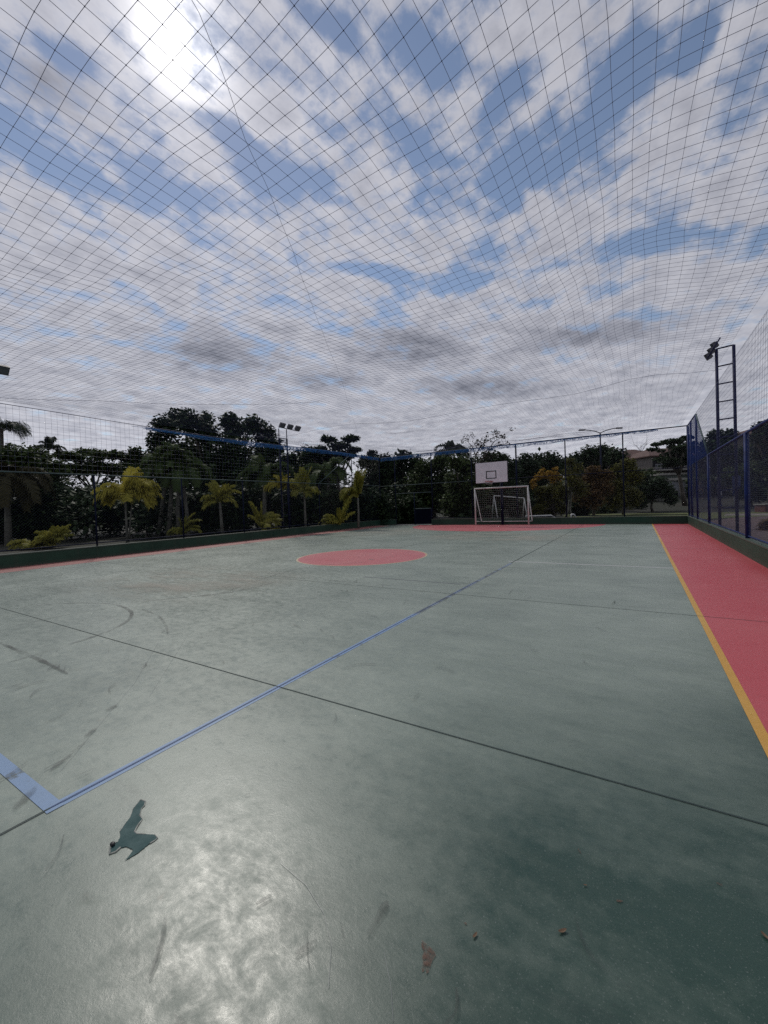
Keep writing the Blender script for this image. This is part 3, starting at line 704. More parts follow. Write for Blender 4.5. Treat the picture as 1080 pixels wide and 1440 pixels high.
for j in range(nv+1):
    for i in range(nu): A.append(np_(i/nu, j/nv)); B.append(np_((i+1)/nu, j/nv))
straight('goal_net', P(A), P(B), .0022, WHITENET, gl)

BYP = 23.0; bx0, bx1, bz0, bz1 = -7.90, -6.10, 2.44, 3.58
bb = thing('basketball_hoop', 'white basketball backboard with hoop on a dark post behind the goal', 'basketball hoop', (-6.95, 23.62, 0))
tubeobj('post', [(-6.62, 23.62, 0), (-6.62, 23.62, 3.0)], .075, BLUE_DARK, bb, 12)
for z in (2.75, 3.3): tubeobj('bracket_arm', [(-6.62, 23.62, min(z, 2.98)), (-6.9, BYP+.05, z)], .03, BLUE_DARK, bb)
fr_ = MB()
for a, b in (((bx0, bz0), (bx1, bz0)), ((bx0, bz1), (bx1, bz1)), ((bx0, bz0), (bx0, bz1)), ((bx1, bz0), (bx1, bz1))): fr_.box((min(a[0], b[0])-.03, BYP-.012, min(a[1], b[1])-.03), (max(a[0], b[0])+.03, BYP+.05, max(a[1], b[1])+.03))
mb = MB(); mb.box((bx0, BYP-.02, bz0), (bx1, BYP+.02, bz1)); bd = build(mb, 'backboard', BOARD, bb); build(fr_, 'board_frame', BLACKP, bd)
mb = MB(); X0, X1, Z0, Z1 = -7.30, -6.71, 2.65, 3.10
for lo, hi in (((X0, Z0), (X1, Z0+.05)), ((X0, Z1-.05), (X1, Z1)), ((X0, Z0+.05), (X0+.05, Z1-.05)), ((X1-.05, Z0+.05), (X1, Z1-.05))): mb.box((lo[0], BYP-.024, lo[1]), (hi[0], BYP-.0203, hi[1]))
build(mb, 'target_square', BLACKP, bd)
rc = P([-7.03, BYP-.36, 2.50])
tubeobj('rim', [rc+.225*P([math.cos(a), math.sin(a), 0]) for a in np.linspace(0, 2*math.pi, 25)], .011, ORANGE, bb, 6)
mb = MB(); mb.obox(rc+P([0, .29, -.0]), (.07, 0, 0), (0, .07, 0), (0, 0, .02)); build(mb, 'rim_bracket', ORANGE, bb)
A = []; B = []
for k in range(12):
    for s in (1, -1):
        for j in range(2):
            a0 = 2*math.pi*(k+s*j*.5)/12; a1 = 2*math.pi*(k+s*(j+1)*.5)/12; r0, r1 = .22-.035*j, .22-.035*(j+1)
            A.append(rc+P([r0*math.cos(a0), r0*math.sin(a0), -.09*j])); B.append(rc+P([r1*math.cos(a1), r1*math.sin(a1), -.09*(j+1)]))
straight('hoop_net', P(A), P(B), .006, WHITENET, bb)

o0 = at(716, 730, 27.); g0 = float(gz(o0[0], o0[1]))
sg = thing('small_goal', 'small white tube goal standing askew behind the big goal net', 'goal', (o0[0], o0[1], g0))
def G2(x, y, d=27.): return at(x, y, d)
def gnd(p, z=.02): return P([p[0], p[1], g0+z])
tl0, tr0 = G2(694.6, 697), G2(737, 700.5, 27.3); bl0, br0 = gnd(G2(700.5, 730, 26.6)), gnd(G2(742, 726, 26.9)); rl0, rr0 = gnd(G2(691, 730, 28.)), gnd(G2(735, 730, 28.2))
tubeobj('crossbar', [tl0, tr0], .036, WHITE, sg)
for a, b, n_ in ((tl0, bl0, 'front_leg'), (tr0, br0, 'front_leg'), (tl0+(rl0-tl0)*.03, rl0, 'rear_leg'), (tr0, rr0, 'rear_leg')): tubeobj(n_, [a, b], .032, WHITE, sg)
tubeobj('base_bar', [rl0, rr0], .03, WHITE, sg)
o1 = at(756, 727, 26.); g1 = float(gz(o1[0], o1[1]))
fg = thing('fallen_goal', 'white goal frame lying on its side behind the wall right of the big goal', 'goal', (o1[0], o1[1], g1))
a, b = at(739, 726.5, 25.6), at(775, 725, 26.2); c_ = at(781, 728.5, 26.4)
tubeobj('crossbar', [a, b, c_, P([c_[0], c_[1], g1])], .06, WHITE, fg); tubeobj('side_bar', [a, a+P([0, .1, 0]), P([a[0], a[1]+.3, g1])], .05, WHITE, fg)
tubeobj('rear_bar', [P([a[0], a[1]+.3, g1+.05]), P([c_[0]+.1, c_[1]+1.1, g1+.05])], .05, WHITE, fg); tubeobj('rear_bar', [P([c_[0]+.1, c_[1]+1.1, g1+.05]), P([c_[0], c_[1], g1+.06])], .05, WHITE, fg)
o2 = at(806, 726, 26.); g2 = float(gz(o2[0], o2[1]))
ps = thing('pipe_elbow', 'short bent white pipe standing behind the far wall between two tree trunks', 'pipe', (o2[0], o2[1], g2))
tubeobj('pipe', [at(803.5, 723.2, 26.), at(807, 723.6, 26.), at(809.5, 727, 26.), P([*at(810, 729, 26.)[:2], g2])], .055, WHITE, ps)
tubeobj('foot_pipe', [at(803.5, 723.2, 26.), P([*at(802.5, 729, 26.)[:2], g2])], .04, WHITE, ps)

# ------------------------------------------------------------------ vegetation
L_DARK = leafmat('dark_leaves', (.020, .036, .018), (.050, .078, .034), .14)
L_MID = leafmat('green_leaves', (.034, .058, .020), (.078, .108, .036), .18)
L_OLIVE = leafmat('olive_leaves', (.06, .066, .016), (.15, .145, .03), .22)
L_YELLOW = leafmat('yellow_fronds', (.28, .26, .04), (.54, .47, .09), .34)
L_YGREEN = leafmat('yellow_green_fronds', (.115, .14, .03), (.36, .325, .066), .30)
L_RED = leafmat('reddish_leaves', (.10, .055, .025), (.14, .095, .035), .15)
L_BROWN = leafmat('dry_brown_fronds', (.035, .034, .016), (.065, .058, .028), .12)
L_GOLD = leafmat('golden_blossom', (.32, .18, .03), (.42, .28, .05), .25)
def cards(r, cen, rad_, n, size, flat=.35):
    """n small leaf faces spread over ellipsoid lobes"""
    w = (rad_[:, 0]*rad_[:, 1]*rad_[:, 2])**(2/3); k = r.choice(len(cen), n, p=w/w.sum())
    d = r.normal(size=(n, 3)); d /= np.linalg.norm(d, axis=1)[:, None]
    # twiggy clumps: pull leaves of a lobe to random sub-centres
    rr = (.45+.62*r.random(n)**.7)[:, None]
    sub = r.normal(size=(len(cen), 26, 3)); sub /= np.linalg.norm(sub, axis=2)[..., None]
    s = sub[k, r.integers(0, 26, n)]; d = d*.62+s*.55; ln = np.linalg.norm(d, axis=1)[:, None]; d = d/ln*np.clip(ln, .5, 1.15)
    c = cen[k]+d*rr*rad_[k]
    a = r.normal(size=(n, 3)); a[:, 2] *= .5; a /= np.linalg.norm(a, axis=1)[:, None]
    b = np.cross(a, r.normal(size=(n, 3))*flat+UP); b /= np.linalg.norm(b, axis=1)[:, None]
    s = size*(.6+.8*r.random(n))[:, None]
    V = np.stack([c-a*s*.5, c+b*s*.27-a*s*.05, c+a*s*.5, c-b*s*.27-a*s*.05], 1).reshape(-1, 3)
    return V, np.arange(4*n).reshape(n, 4)
def tree(name, label, cat, x, d, lobes, n, size, leaf, seed, trunk_r=.16, bark=None, trunks=None, group='trees beyond the fences', extra=None, flat=.4, base_y=None, dens=2.2):
    r = np.random.default_rng(seed); px = d/FOC
    cen = []; ra = []
    W = max(l[0] for l in lobes)-min(l[0] for l in lobes)
    for (lx, ly, lr) in lobes:
        dd = d+r.uniform(-.38, .38)*W*px; cen.append(at(lx, ly, dd)); ra.append([lr*px*1.02, lr*px*1.02, lr*px*.95])
    cen, ra = P(cen), P(ra)
    if name in ('umbrella_tree', 'silhouette_tree', 'lacy_tree'): ra = ra*P([1.35, 1.35, .55])
    b = at(x, 700, d); gzv = float(gz(b[0], b[1])); base = P([b[0], b[1], gzv])
    t = thing(name, label, cat, base, group)
    ok = cen[:, 2]+ra[:, 2] > gzv+.2; 
    mb = MB(); top = cen[np.argmax(cen[:, 2])]; fork = base+(cen.mean(0)-base)*P([.5, .5, .55]) ; fork[2] = max(fork[2], gzv+.5)
    for tx in (trunks or [0]):
        o = base+R2*tx
        mb.tube([o, o+(fork-o)*.4+r.normal(size=3)*P([.08, .08, 0]), fork+R2*tx*.4, fork+(top-fork)*.6], [trunk_r, trunk_r*.8, trunk_r*.6, trunk_r*.25], 7)
    for c in cen[:9]:
        mid = fork+(c-fork)*.55+P([0, 0, -.12*np.linalg.norm(c-fork)])*.4; mb.tube([fork, mid, c], [trunk_r*.45, trunk_r*.3, trunk_r*.1], 5)
    build(mb, 'trunk', bark or BARK, t, smooth=True)
    V, F = cards(r, cen, ra, int(n*dens), size*1.02, flat); V[:, 2] = np.maximum(V[:, 2], gzv+.02)
    fast('crown', V, F, leaf, t)
    if extra:
        el, en, es, em, nm = extra; cen = P([at(a, b_, d-.5+r.uniform(-.4, .4)) for a, b_, c in el]); ra = P([[c*px]*3 for a, b_, c in el])
        V, F = cards(r, cen, ra, en, es, flat); fast(nm, V, F, em, t)
    return t
TREES = [
 ('shade_tree', 'huge dark rounded tree, tallest crown behind the left fence', 'tree', 302, 34, [(234,602,20),(250,588,16),(266,594,18),(288,590,14),(292,612,20),(322,592,14),(332,606,20),(356,598,15),(372,612,18),(385,630,14),(231,640,24),(270,642,36),(322,650,38),(370,648,32),(300,682,38),(245,672,30),(352,684,32),(222,620,14)], 15000, .34, L_DARK, 1, .5),
 ('broadleaf_tree', 'dark bushy tree at the left edge of the photo', 'tree', 26, 24, [(0,642,22),(30,648,22),(54,646,18),(18,676,30),(58,678,28),(80,660,14)], 6000, .24, L_MID, 2, .2),
 ('lacy_tree', 'thin flat-topped tree with sky showing through, left of the forked yellow palm', 'tree', 130, 33, [(88,640,11),(105,643,13),(125,637,12),(146,641,13),(166,640,12),(184,645,11),(128,657,20),(100,662,18),(160,660,18)], 3200, .30, L_MID, 3, .18),
 ('broadleaf_tree', 'small dark crown peeping up just left of the huge dark tree', 'tree', 194, 31, [(181,646,10),(191,636,9),(200,648,12),(208,662,15),(190,668,18)], 2600, .26, L_MID, 4, .15),
 ('broadleaf_tree', 'dark tree right of the floodlight tower, behind the blue netting', 'tree', 428, 33, [(410,652,20),(430,643,15),(450,648,18),(425,670,24),(400,692,28),(452,690,26)], 6000, .28, L_DARK, 5, .22),
 ('umbrella_tree', 'tree with flat layered tufts of branches behind the blue netting', 'tree', 478, 31, [(461,618,9),(477,627,11),(494,617,9),(447,634,12),(472,642,17),(498,633,8),(488,640,10),(435,640,9)], 3600, .26, L_DARK, 6, .2),
 ('broadleaf_tree', 'dark tree with a small tuft on top at the left corner of the court', 'tree', 528, 36, [(514,650,11),(523,638,7),(526,650,10),(540,652,15),(530,668,20),(515,690,20)], 4000, .30, L_DARK, 7, .2),
 ('broadleaf_tree', 'dark round tree rising behind the corner gate', 'tree', 565, 38, [(567,643,12),(558,660,20),(584,656,17),(548,682,22),(572,690,24)], 4500, .32, L_DARK, 8, .22),
 ('broadleaf_tree', 'green bushy tree between the gate and the goal', 'tree', 610, 33, [(600,660,17),(620,652,14),(590,682,22),(622,678,22),(610,704,26),(585,712,20)], 5000, .28, L_MID, 9, .2),
 ('broadleaf_tree', 'green leafy tree just left of the goal and backboard', 'tree', 652, 29, [(655,656,16),(640,652,12),(645,682,22),(668,690,22),(650,714,22),(634,710,16)], 5500, .24, L_MID, 10, .2),
 ('broadleaf_tree', 'dark dense tree directly behind the backboard', 'tree', 702, 34, [(690,650,18),(706,648,11),(680,672,22),(714,662,17),(700,692,28),(722,690,18),(690,715,20)], 6500, .28, L_DARK, 11, .25),
 ('broadleaf_tree', 'dark spreading tree between the backboard and the golden tree', 'tree', 750, 42, [(738,652,14),(757,650,14),(775,648,13),(728,664,15),(750,672,22),(780,665,16),(745,700,24),(725,705,20)], 6000, .34, L_DARK, 12, .25),
 ('shade_tree', 'wide dark dome-shaped tree behind the street lamp', 'tree', 846, 47, [(812,647,13),(830,639,14),(850,637,15),(866,643,14),(800,656,13),(835,656,20),(860,660,19),(785,655,12),(876,655,9),(820,680,20),(850,690,20)], 9000, .36, L_DARK, 13, .4),
 ('red_leaved_tree', 'reddish brown leaved tree below the street lamp', 'tree', 834, 31, [(835,668,13),(825,682,15),(845,686,15),(834,702,15),(852,670,10),(818,700,12)], 4200, .20, L_RED, 15, .12),
 ('olive_tree', 'yellowish olive tree behind the far post right of the street lamp', 'tree', 876, 31.5, [(871,664,12),(882,655,11),(890,672,14),(868,686,15),(886,700,15),(862,704,13)], 4600, .20, L_OLIVE, 16, .12),
 ('broadleaf_tree', 'low dark green tree in front of the pale building', 'tree', 917, 34, [(904,678,14),(924,682,14),(911,695,14),(894,692,13),(936,690,11),(943,704,9),(900,708,10)], 4600, .22, L_DARK, 17, .11),
 ('silhouette_tree', 'ragged dark tree in silhouette above the far right corner', 'tree', 963, 37, [(924,625,5),(936,622,6),(948,620,7),(960,630,10),(944,639,9),(930,634,4),(966,616,7),(963,648,10),(952,652,7),(972,632,8),(940,648,8),(930,645,6),(955,640,9),(945,628,5),(955,622,5),(918,632,5),(970,624,6),(938,655,6)], 3400, .30, L_DARK, 18, .22),
 ('shade_tree', 'rounded dark tree seen between the legs of the right floodlight tower', 'tree', 1016, 50, [(1010,616,13),(1025,613,11),(994,628,11),(1015,640,20),(1040,642,16),(988,648,14),(1002,668,18),(1030,668,20)], 7000, .38, L_DARK, 19, .35),
 ('shade_tree', 'dark tree cut by the right edge of the photo above the blue rail', 'tree', 1088, 27, [(1072,602,11),(1086,610,18),(1061,616,8),(1076,634,17),(1104,620,24),(1100,650,26)], 5000, .24, L_DARK, 20, .3),
 ('leafy_bush', 'broad green bush mass beyond the yard, seen through the right fence', 'bush', 1062, 39, [(1035,672,18),(1060,666,20),(1082,668,20),(1105,670,20),(1080,690,18),(1045,690,14)], 5200, .30, L_MID, 21, .12),
 ('leafy_bush', 'dark round bush beside the path beyond the right fence', 'bush', 1058, 33, [(1055,690,13),(1067,697,11),(1045,694,9)], 2200, .22, L_DARK, 22, .08),
 ('leafy_bush', 'dark bush with dry red leaves against the right edge outside the fence', 'bush', 1082, 15, [(1080,742,12),(1092,752,16),(1086,770,12)], 1600, .12, L_RED, 23, .03),
 ('hillside_bush', 'bushy trees on the slope just below the hill houses, left of the ragged dark tree', 'bush', 905, 58, [(884,668,9),(898,670,11),(914,668,10),(906,682,14),(888,684,12),(928,676,10)], 2600, .34, L_MID, 25, .15),
 ('hillside_bush', 'green bush on the slope behind the trunk of the ragged dark tree', 'bush', 950, 54, [(940,678,9),(952,676,8),(964,680,9),(946,690,8)], 1500, .3, L_MID, 26, .12),
 ('leafy_bush', 'olive green bush behind the tall corner of the right fence', 'bush', 985, 42, [(982,680,14),(998,684,14),(975,692,10),(1012,690,12)], 2600, .28, L_MID, 24, .08),
]
for T in TREES: tree(*T)
tree('golden_tree', 'bushy tree with golden yellow top right of the goal', 'tree', 779, 31, [(760,692,9),(775,690,11),(789,695,9),(764,706,10),(780,708,11),(771,722,10),(790,717,8),(756,716,8),(783,682,7)], 3000, .20, L_OLIVE, 30, .11, extra=([(751,685,4),(750,678,5),(757,671,6),(765,668,5),(773,668,6),(782,667,5),(788,672,4),(778,674,6),(763,661,4),(781,660,4)], 1500, .17, L_GOLD, 'yellow_foliage'))
tree('slender_tree', 'slender tree with two pale trunks behind the far fence, beside the golden tree', 'tree', 797, 29, [(800,668,12),(814,660,9),(790,690,13),(815,688,13),(802,650,7),(805,676,12)], 1500, .17, L_OLIVE, 31, .075, BARKP, trunks=[-.12, .32])
# dark shrubs that close the view under the trees
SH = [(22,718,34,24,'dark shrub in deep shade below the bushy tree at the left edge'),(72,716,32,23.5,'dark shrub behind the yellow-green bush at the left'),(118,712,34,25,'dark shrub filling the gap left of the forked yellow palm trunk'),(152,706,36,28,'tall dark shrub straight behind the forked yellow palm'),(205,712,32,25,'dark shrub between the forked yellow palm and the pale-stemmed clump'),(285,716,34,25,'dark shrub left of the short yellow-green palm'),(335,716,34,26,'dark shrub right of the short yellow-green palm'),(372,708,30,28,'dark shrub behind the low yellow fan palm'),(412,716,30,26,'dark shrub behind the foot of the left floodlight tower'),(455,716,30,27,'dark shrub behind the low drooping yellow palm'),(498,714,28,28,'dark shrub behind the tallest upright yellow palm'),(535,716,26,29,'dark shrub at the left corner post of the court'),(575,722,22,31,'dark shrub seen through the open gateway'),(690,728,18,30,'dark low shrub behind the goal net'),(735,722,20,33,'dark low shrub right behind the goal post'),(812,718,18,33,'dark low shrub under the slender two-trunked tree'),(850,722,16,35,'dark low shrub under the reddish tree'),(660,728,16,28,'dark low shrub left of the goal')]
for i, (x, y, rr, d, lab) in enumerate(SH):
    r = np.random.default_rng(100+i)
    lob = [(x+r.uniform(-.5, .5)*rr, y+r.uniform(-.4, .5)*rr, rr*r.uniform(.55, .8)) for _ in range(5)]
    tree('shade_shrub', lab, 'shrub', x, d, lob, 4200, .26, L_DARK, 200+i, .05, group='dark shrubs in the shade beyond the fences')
# unbroken undergrowth under and behind the trees
r = np.random.default_rng(19)
cen = P([at(x+r.uniform(-9, 9), 700, d+r.uniform(-1.5, 2)) for x, d in [(x, 23.5+max(0, x)*.011+1.5*math.sin(x*.05)) for x in range(-120, 560, 15)]+[(x, 40+2*math.sin(x*.05)) for x in range(560, 890, 14)]]); cen[:, 2] = .8+.9*r.random(len(cen))
ra = P([[1.3, 1.3, 1.3+.8*r.random()] for _ in cen])
V, F = cards(r, cen, ra, 34000, .30); V[:, 2] = np.maximum(V[:, 2], -.02)
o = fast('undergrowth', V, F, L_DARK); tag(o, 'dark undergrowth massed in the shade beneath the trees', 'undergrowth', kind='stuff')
# far wooded rise
wood = [(x, 690-8*math.sin(x*.02), 75+r_) for x, r_ in zip(range(-160, 1300, 46), np.random.default_rng(3).uniform(-6, 14, 40))]
r = np.random.default_rng(9); cen = P([at(x+r.uniform(-15, 15), y-r.uniform(0, 14), d) for x, y, d in wood if not 850 < x < 985]); ra = P([[4.5, 4.5, 4.+2*r.random()] for _ in cen])
V, F = cards(r, cen, ra, 16000, .8); V[:, 2] = np.maximum(V[:, 2], -1)
o = fast('far_woodland', V, F, L_DARK); tag(o, 'far dark belt of woodland behind all the trees', 'woodland', kind='stuff')

def fronds(r, base, specs, n_leaf=22, leaf_l=.42, leaf_w=.035):
    n_leaf = int(n_leaf*1.5)
    """specs: (lean deg, azimuth deg where 0 = right of view and 90 = away, length, droop)"""
    Vs = []; Fs = []; mb = MB(); k0 = 0
    for lean, az, L, droop in specs:
        lean = rad(lean); az = rad(az); side = R2*math.cos(az)+F2*math.sin(az)
        d = UP*math.cos(lean)+side*math.sin(lean); p = P(base, dtype=float); pts = [p.copy()]; ds = [d.copy()]; m = 14
        for i in range(m):
            p = p+d*L/m; pts.append(p.copy()); d = d-UP*droop*(.35+1.3*i/m)*1.6/m; d /= np.linalg.norm(d); ds.append(d.copy())
        mb.tube(pts, list(np.linspace(.018, .004, m+1)*(.6+.3*L)), 5, False)
        for i in range(n_leaf):
            u = .12+.88*i/n_leaf; f = u*m; j = min(int(f), m-1); q = pts[j]+(pts[j+1]-pts[j])*(f-j); dd = ds[j]
            lat = np.cross(dd, UP); lat = lat/(np.linalg.norm(lat)+1e-6); nn = np.cross(lat, dd)
            w_ = 1.; ll = leaf_l*(.55+.75*math.sin(math.pi*min(1, .12+u*.86)))*(.85+.3*r.random())
            for s in (-1, 1):
                a = lat*s*.72+dd*.55+nn*.28*(r.random()-.1); a /= np.linalg.norm(a); tip = q+a*ll*.62; tip2 = tip+(a*.45-UP*(.6+.5*r.random()))*ll*.5
                w = dd*leaf_w*1.15*(.8+.4*r.random())
                Vs += [q-w*.5, q+w*.5, tip+w*.6, tip-w*.6, tip2]; Fs += [(k0, k0+1, k0+2, k0+3), (k0+3, k0+2, k0+4, k0+4)]; k0 += 5
    return Vs, Fs, mb
def palm(name, label, x, ybase, d, crowns, leaf, seed, stems=(), n_leaf=22, leaf_l=.42, leaf_w=.035, group='palms behind the left fence', bark=None, cat='palm'):
    """crowns: (px x, px y, specs); stems: lists of (px x, px y) from the ground up with a radius"""
    r = np.random.default_rng(seed); b = at(x, ybase, d); g = float(gz(b[0], b[1])); base = P([b[0], b[1], g])
    t = thing(name, label, cat, base, group)
    for pts, rd in stems:
        Q = [at(a, c, d) for a, c in pts]; Q = [P([*Q[0][:2], g])]+Q[1:]
        n = len(Q); tubeobj('trunk', Q, list(np.linspace(rd*1.25, rd*.75, n)), bark or BARKP, t, 8)
    V = []; Fq = []; Ft = []; st = MB(); k = 0
    for cx, cy, sp in crowns:
        o = at(cx, cy, d); o[2] = max(o[2], g+.05)
        sp2 = []
        for lean, az, L, dr, cnt in sp:
            for _ in range(cnt): sp2.append((lean+r.normal()*12, az+r.normal()*28, L*(.7+.45*r.random()), dr*(.9+.65*r.random())))
        v, f, m = fronds(r, o, sp2, n_leaf, leaf_l, leaf_w); 
        V += v; 
        for q in f:
            if q[2] == q[3] or q[3] == q[-1] and len(set(q)) == 3: Ft.append([i+k for i in q[:3]])
            else: Fq.append([i+k for i in q])
        k += len(v); st.add(m.v, m.f)
    mb = MB(); mb.v = [tuple(p) for p in V]; mb.f = [tuple(q) for q in Fq]+[tuple(q) for q in Ft]
    for i in range(len(mb.v)):
        if mb.v[i][2] < g+.02: mb.v[i] = (mb.v[i][0], mb.v[i][1], g+.02)
    build(mb, 'fronds', leaf, t); build(st, 'frond_stalks', leaf, t)
    return t
ring = lambda lean, L, dr, n, k=1: [(lean, a, L, dr, k) for a in np.linspace(0, 360, n, endpoint=False)]
palm('yellow_palm', 'forked yellow palm with two drooping plumes on a thin trunk, leftmost yellow palm', 178, 760, 20.5,
     [(177,706,[(34,180,1.5,1.2,7),(24,172,1.3,1.6,5)]), (179,703,[(30,0,1.8,1.3,8),(22,10,1.75,1.6,5),(36,350,1.5,1.6,4)])], L_YELLOW, 41, [([(179,762),(178,735),(176,704)], .055), ([(180,735),(184,722),(186,708)], .03)], 26, .46)
palm('yellow_palm', 'short yellow-green palm on a grey stem left of centre of the left fence', 311, 750, 22, [(309,708,[(35,180,1.25,1.5,4),(12,180,1.2,.6,4),(22,0,1.25,.9,4),(45,5,1.0,1.3,2),(70,180,1.0,1.2,2)])], L_YGREEN, 42, [([(313,748),(311,728),(309,706)], .075)], 22, .34)
palm('fan_palm', 'low yellow fan-shaped palm without a trunk beside the left wall', 371, 748, 21, [(368,744,[(22,180,1.35,.55,5),(48,0,1.4,1.0,6),(30,10,1.2,1.0,4),(65,0,1.0,.9,3)])], L_YGREEN, 43, (), 24, .34)
palm('fan_palm', 'small low palm with one curled yellow frond by the pale-stemmed clump', 256, 755, 20, [(255,753,[(28,0,1.25,.9,4),(20,10,1.0,.6,2),(22,180,.75,1.6,4)])], L_YGREEN, 44, (), 22, .26)
palm('yellow_palm', 'yellow palm with hanging tips half hidden by the left floodlight tower', 396, 745, 24, [(397,690,[(38,180,1.2,1.6,5),(30,0,1.3,1.7,6),(12,0,1.0,.9,4)])], L_YELLOW, 45, [([(398,745),(397,690)], .05)], 24, .40)
palm('yellow_palm', 'upright yellow-green palm on a pale trunk right of the floodlight tower', 429, 745, 23, [(428,694,[(10,0,1.5,.5,5),(14,180,1.4,.6,5),(30,0,1.1,1.6,3),(38,180,1.2,1.6,4)])], L_YGREEN, 46, [([(430,745),(429,720),(428,694)], .06)], 24, .36)
palm('fan_palm', 'low palm with one drooping yellow frond in front of the tall upright palm', 470, 745, 24, [(478,738,[(55,180,1.5,1.3,5),(28,180,1.0,.9,3),(25,0,1.6,.4,3)])], L_YGREEN, 47, (), 24, .34)
palm('yellow_palm', 'tallest upright yellow palm with one arched frond near the left corner', 503, 742, 25, [(503,700,[(8,0,1.75,.35,6),(14,20,1.5,.5,4),(42,180,1.6,1.7,6)])], L_YGREEN, 48, [([(504,742),(504,720),(503,700)], .06)], 24, .36)
palm('fan_palm', 'bushy low yellow-green palm against the left wall, nearest the left edge', 58, 775, 18.5, [(48,772,ring(40,.95,1.0,7,2)), (74,768,ring(30,1.0,.9,7,2))], L_YGREEN, 49, (), 20, .30)
palm('tall_palm', 'tall dark palm with arching feathery fronds at the left edge', 0, 700, 26, [(2,604,ring(40,1.9,1.3,9,1)+ring(70,1.7,1.1,6,1))], leafmat('dark_palm_fronds', (.03, .042, .03), (.065, .08, .055), .12), 50, [([(4,720),(3,660),(2,604)], .13)], 30, .5, .022, bark=BARK)
palm('tall_palm', 'smaller dark palm peeking above the bushes right of the tall edge palm', 70, 700, 27, [(68,634,[(15,0,1.3,1.9,3),(25,180,.9,1.6,3),(40,20,1.0,1.6,3)])], bpy.data.materials['dark_palm_fronds'], 51, [([(76,740),(72,690),(68,634)], .08)], 22, .36)
palm('weeping_palm', 'weeping brownish green palm clump hanging to the ground at the left edge', 12, 765, 21, [(10,680,ring(45,2.5,2.6,12,3)+ring(20,1.4,1.8,8,2))], L_BROWN, 52, [([(12,765),(10,680)], .14)], 30, .4, .045)
palm('weeping_palm', 'green weeping palm clump on several pale stems beside the forked yellow palm', 243, 750, 23, [(236,664,ring(32,2.2,2.1,11,2)), (256,668,ring(42,2.2,2.1,10,2)), (245,650,ring(25,1.3,1.6,8,2))], L_MID, 53, [([(222,750),(228,710),(236,664)], .11), ([(236,752),(240,710),(243,660)], .12), ([(251,750),(250,710),(254,666)], .11), ([(265,748),(262,715),(256,668)], .10)], 26, .42, .045)
palm('weeping_palm', 'dark green feathery clump under the netting right of the huge tree', 378, 745, 25, [(372,672,ring(36,2.4,2.0,12,2))], L_MID, 54, [([(372,745),(372,672)], .12)], 26, .42, .045)
palm('weeping_palm', 'dull green feathery palm clump behind the slanting brace pole', 462, 740, 28, [(462,668,ring(38,2.4,1.9,12,2))], L_MID, 55, [([(462,740),(462,668)], .12)], 26, .42, .045)
palm('tall_palm', 'tall dark palm silhouette with drooping fronds left of the backboard', 634, 720, 38, [(634,641,ring(42,2.3,2.0,10,2)+ring(15,1.5,.9,5,1))], bpy.data.materials['dark_palm_fronds'], 56, [([(636,720),(634,642)], .16)], 24, .55, .06, group='trees beyond the fences', bark=BARK)

def bare_tree(label, x, d, base_y, limbs, seed, r0, leaf=None, nleaf=0, size=.2):
    r = np.random.default_rng(seed); b = at(x, base_y, d); g = float(gz(b[0], b[1])); base = P([b[0], b[1], g])
    t = thing('bare_tree', label, 'tree', base, 'trees beyond the fences'); mb = MB(); tips = []
    for L in limbs:
        Q = [at(a, c, d+r.uniform(-.6, .6)) for a, c in L]
        if L[0] == limbs[0][0]: Q[0] = base
        mb.tube(Q, list(np.linspace(r0 if L[0] == limbs[0][0] else r0*.5, r0*.16, len(Q))), 6)
        for i in range(len(Q)-1):
            for _ in range(3):
                u = r.random(); p = Q[i]+(Q[i+1]-Q[i])*u
                if i == 0 and L is limbs[0]: continue
                e = p+(R2*r.normal()+UP*abs(r.normal())+F2*r.normal())*.45*d/30; mb.tube([p, p+(e-p)*.5+UP*.05, e], [r0*.16, r0*.11, r0*.06], 4); tips.append(e)
        tips.append(Q[-1])
    build(mb, 'trunk', BARK, t)
    if leaf:
        V, F = cards(r, P(tips), np.full((len(tips), 3), .28*d/30), nleaf, size); fast('crown', V, F, leaf, t)
bare_tree('nearly bare tree with a few leaf tufts above the backboard', 668, 30, 725, [[(668,725),(668,670),(669,640)], [(669,640),(678,625),(690,618),(700,612)], [(669,640),(664,628),(657,620)], [(678,645),(690,632),(700,626),(712,624)], [(676,650),(684,635),(696,620),(708,614)], [(674,660),(669,640)]], 61, .085, L_BROWN, 520, .2)
bare_tree('tiny leafless tree on the skyline beside the tiled roofs', 901, 72, 645, [[(902,650),(902,636)], [(902,636),(896,628),(891,624)], [(902,636),(907,627),(912,624)], [(902,636),(901,626)]], 62, .10)

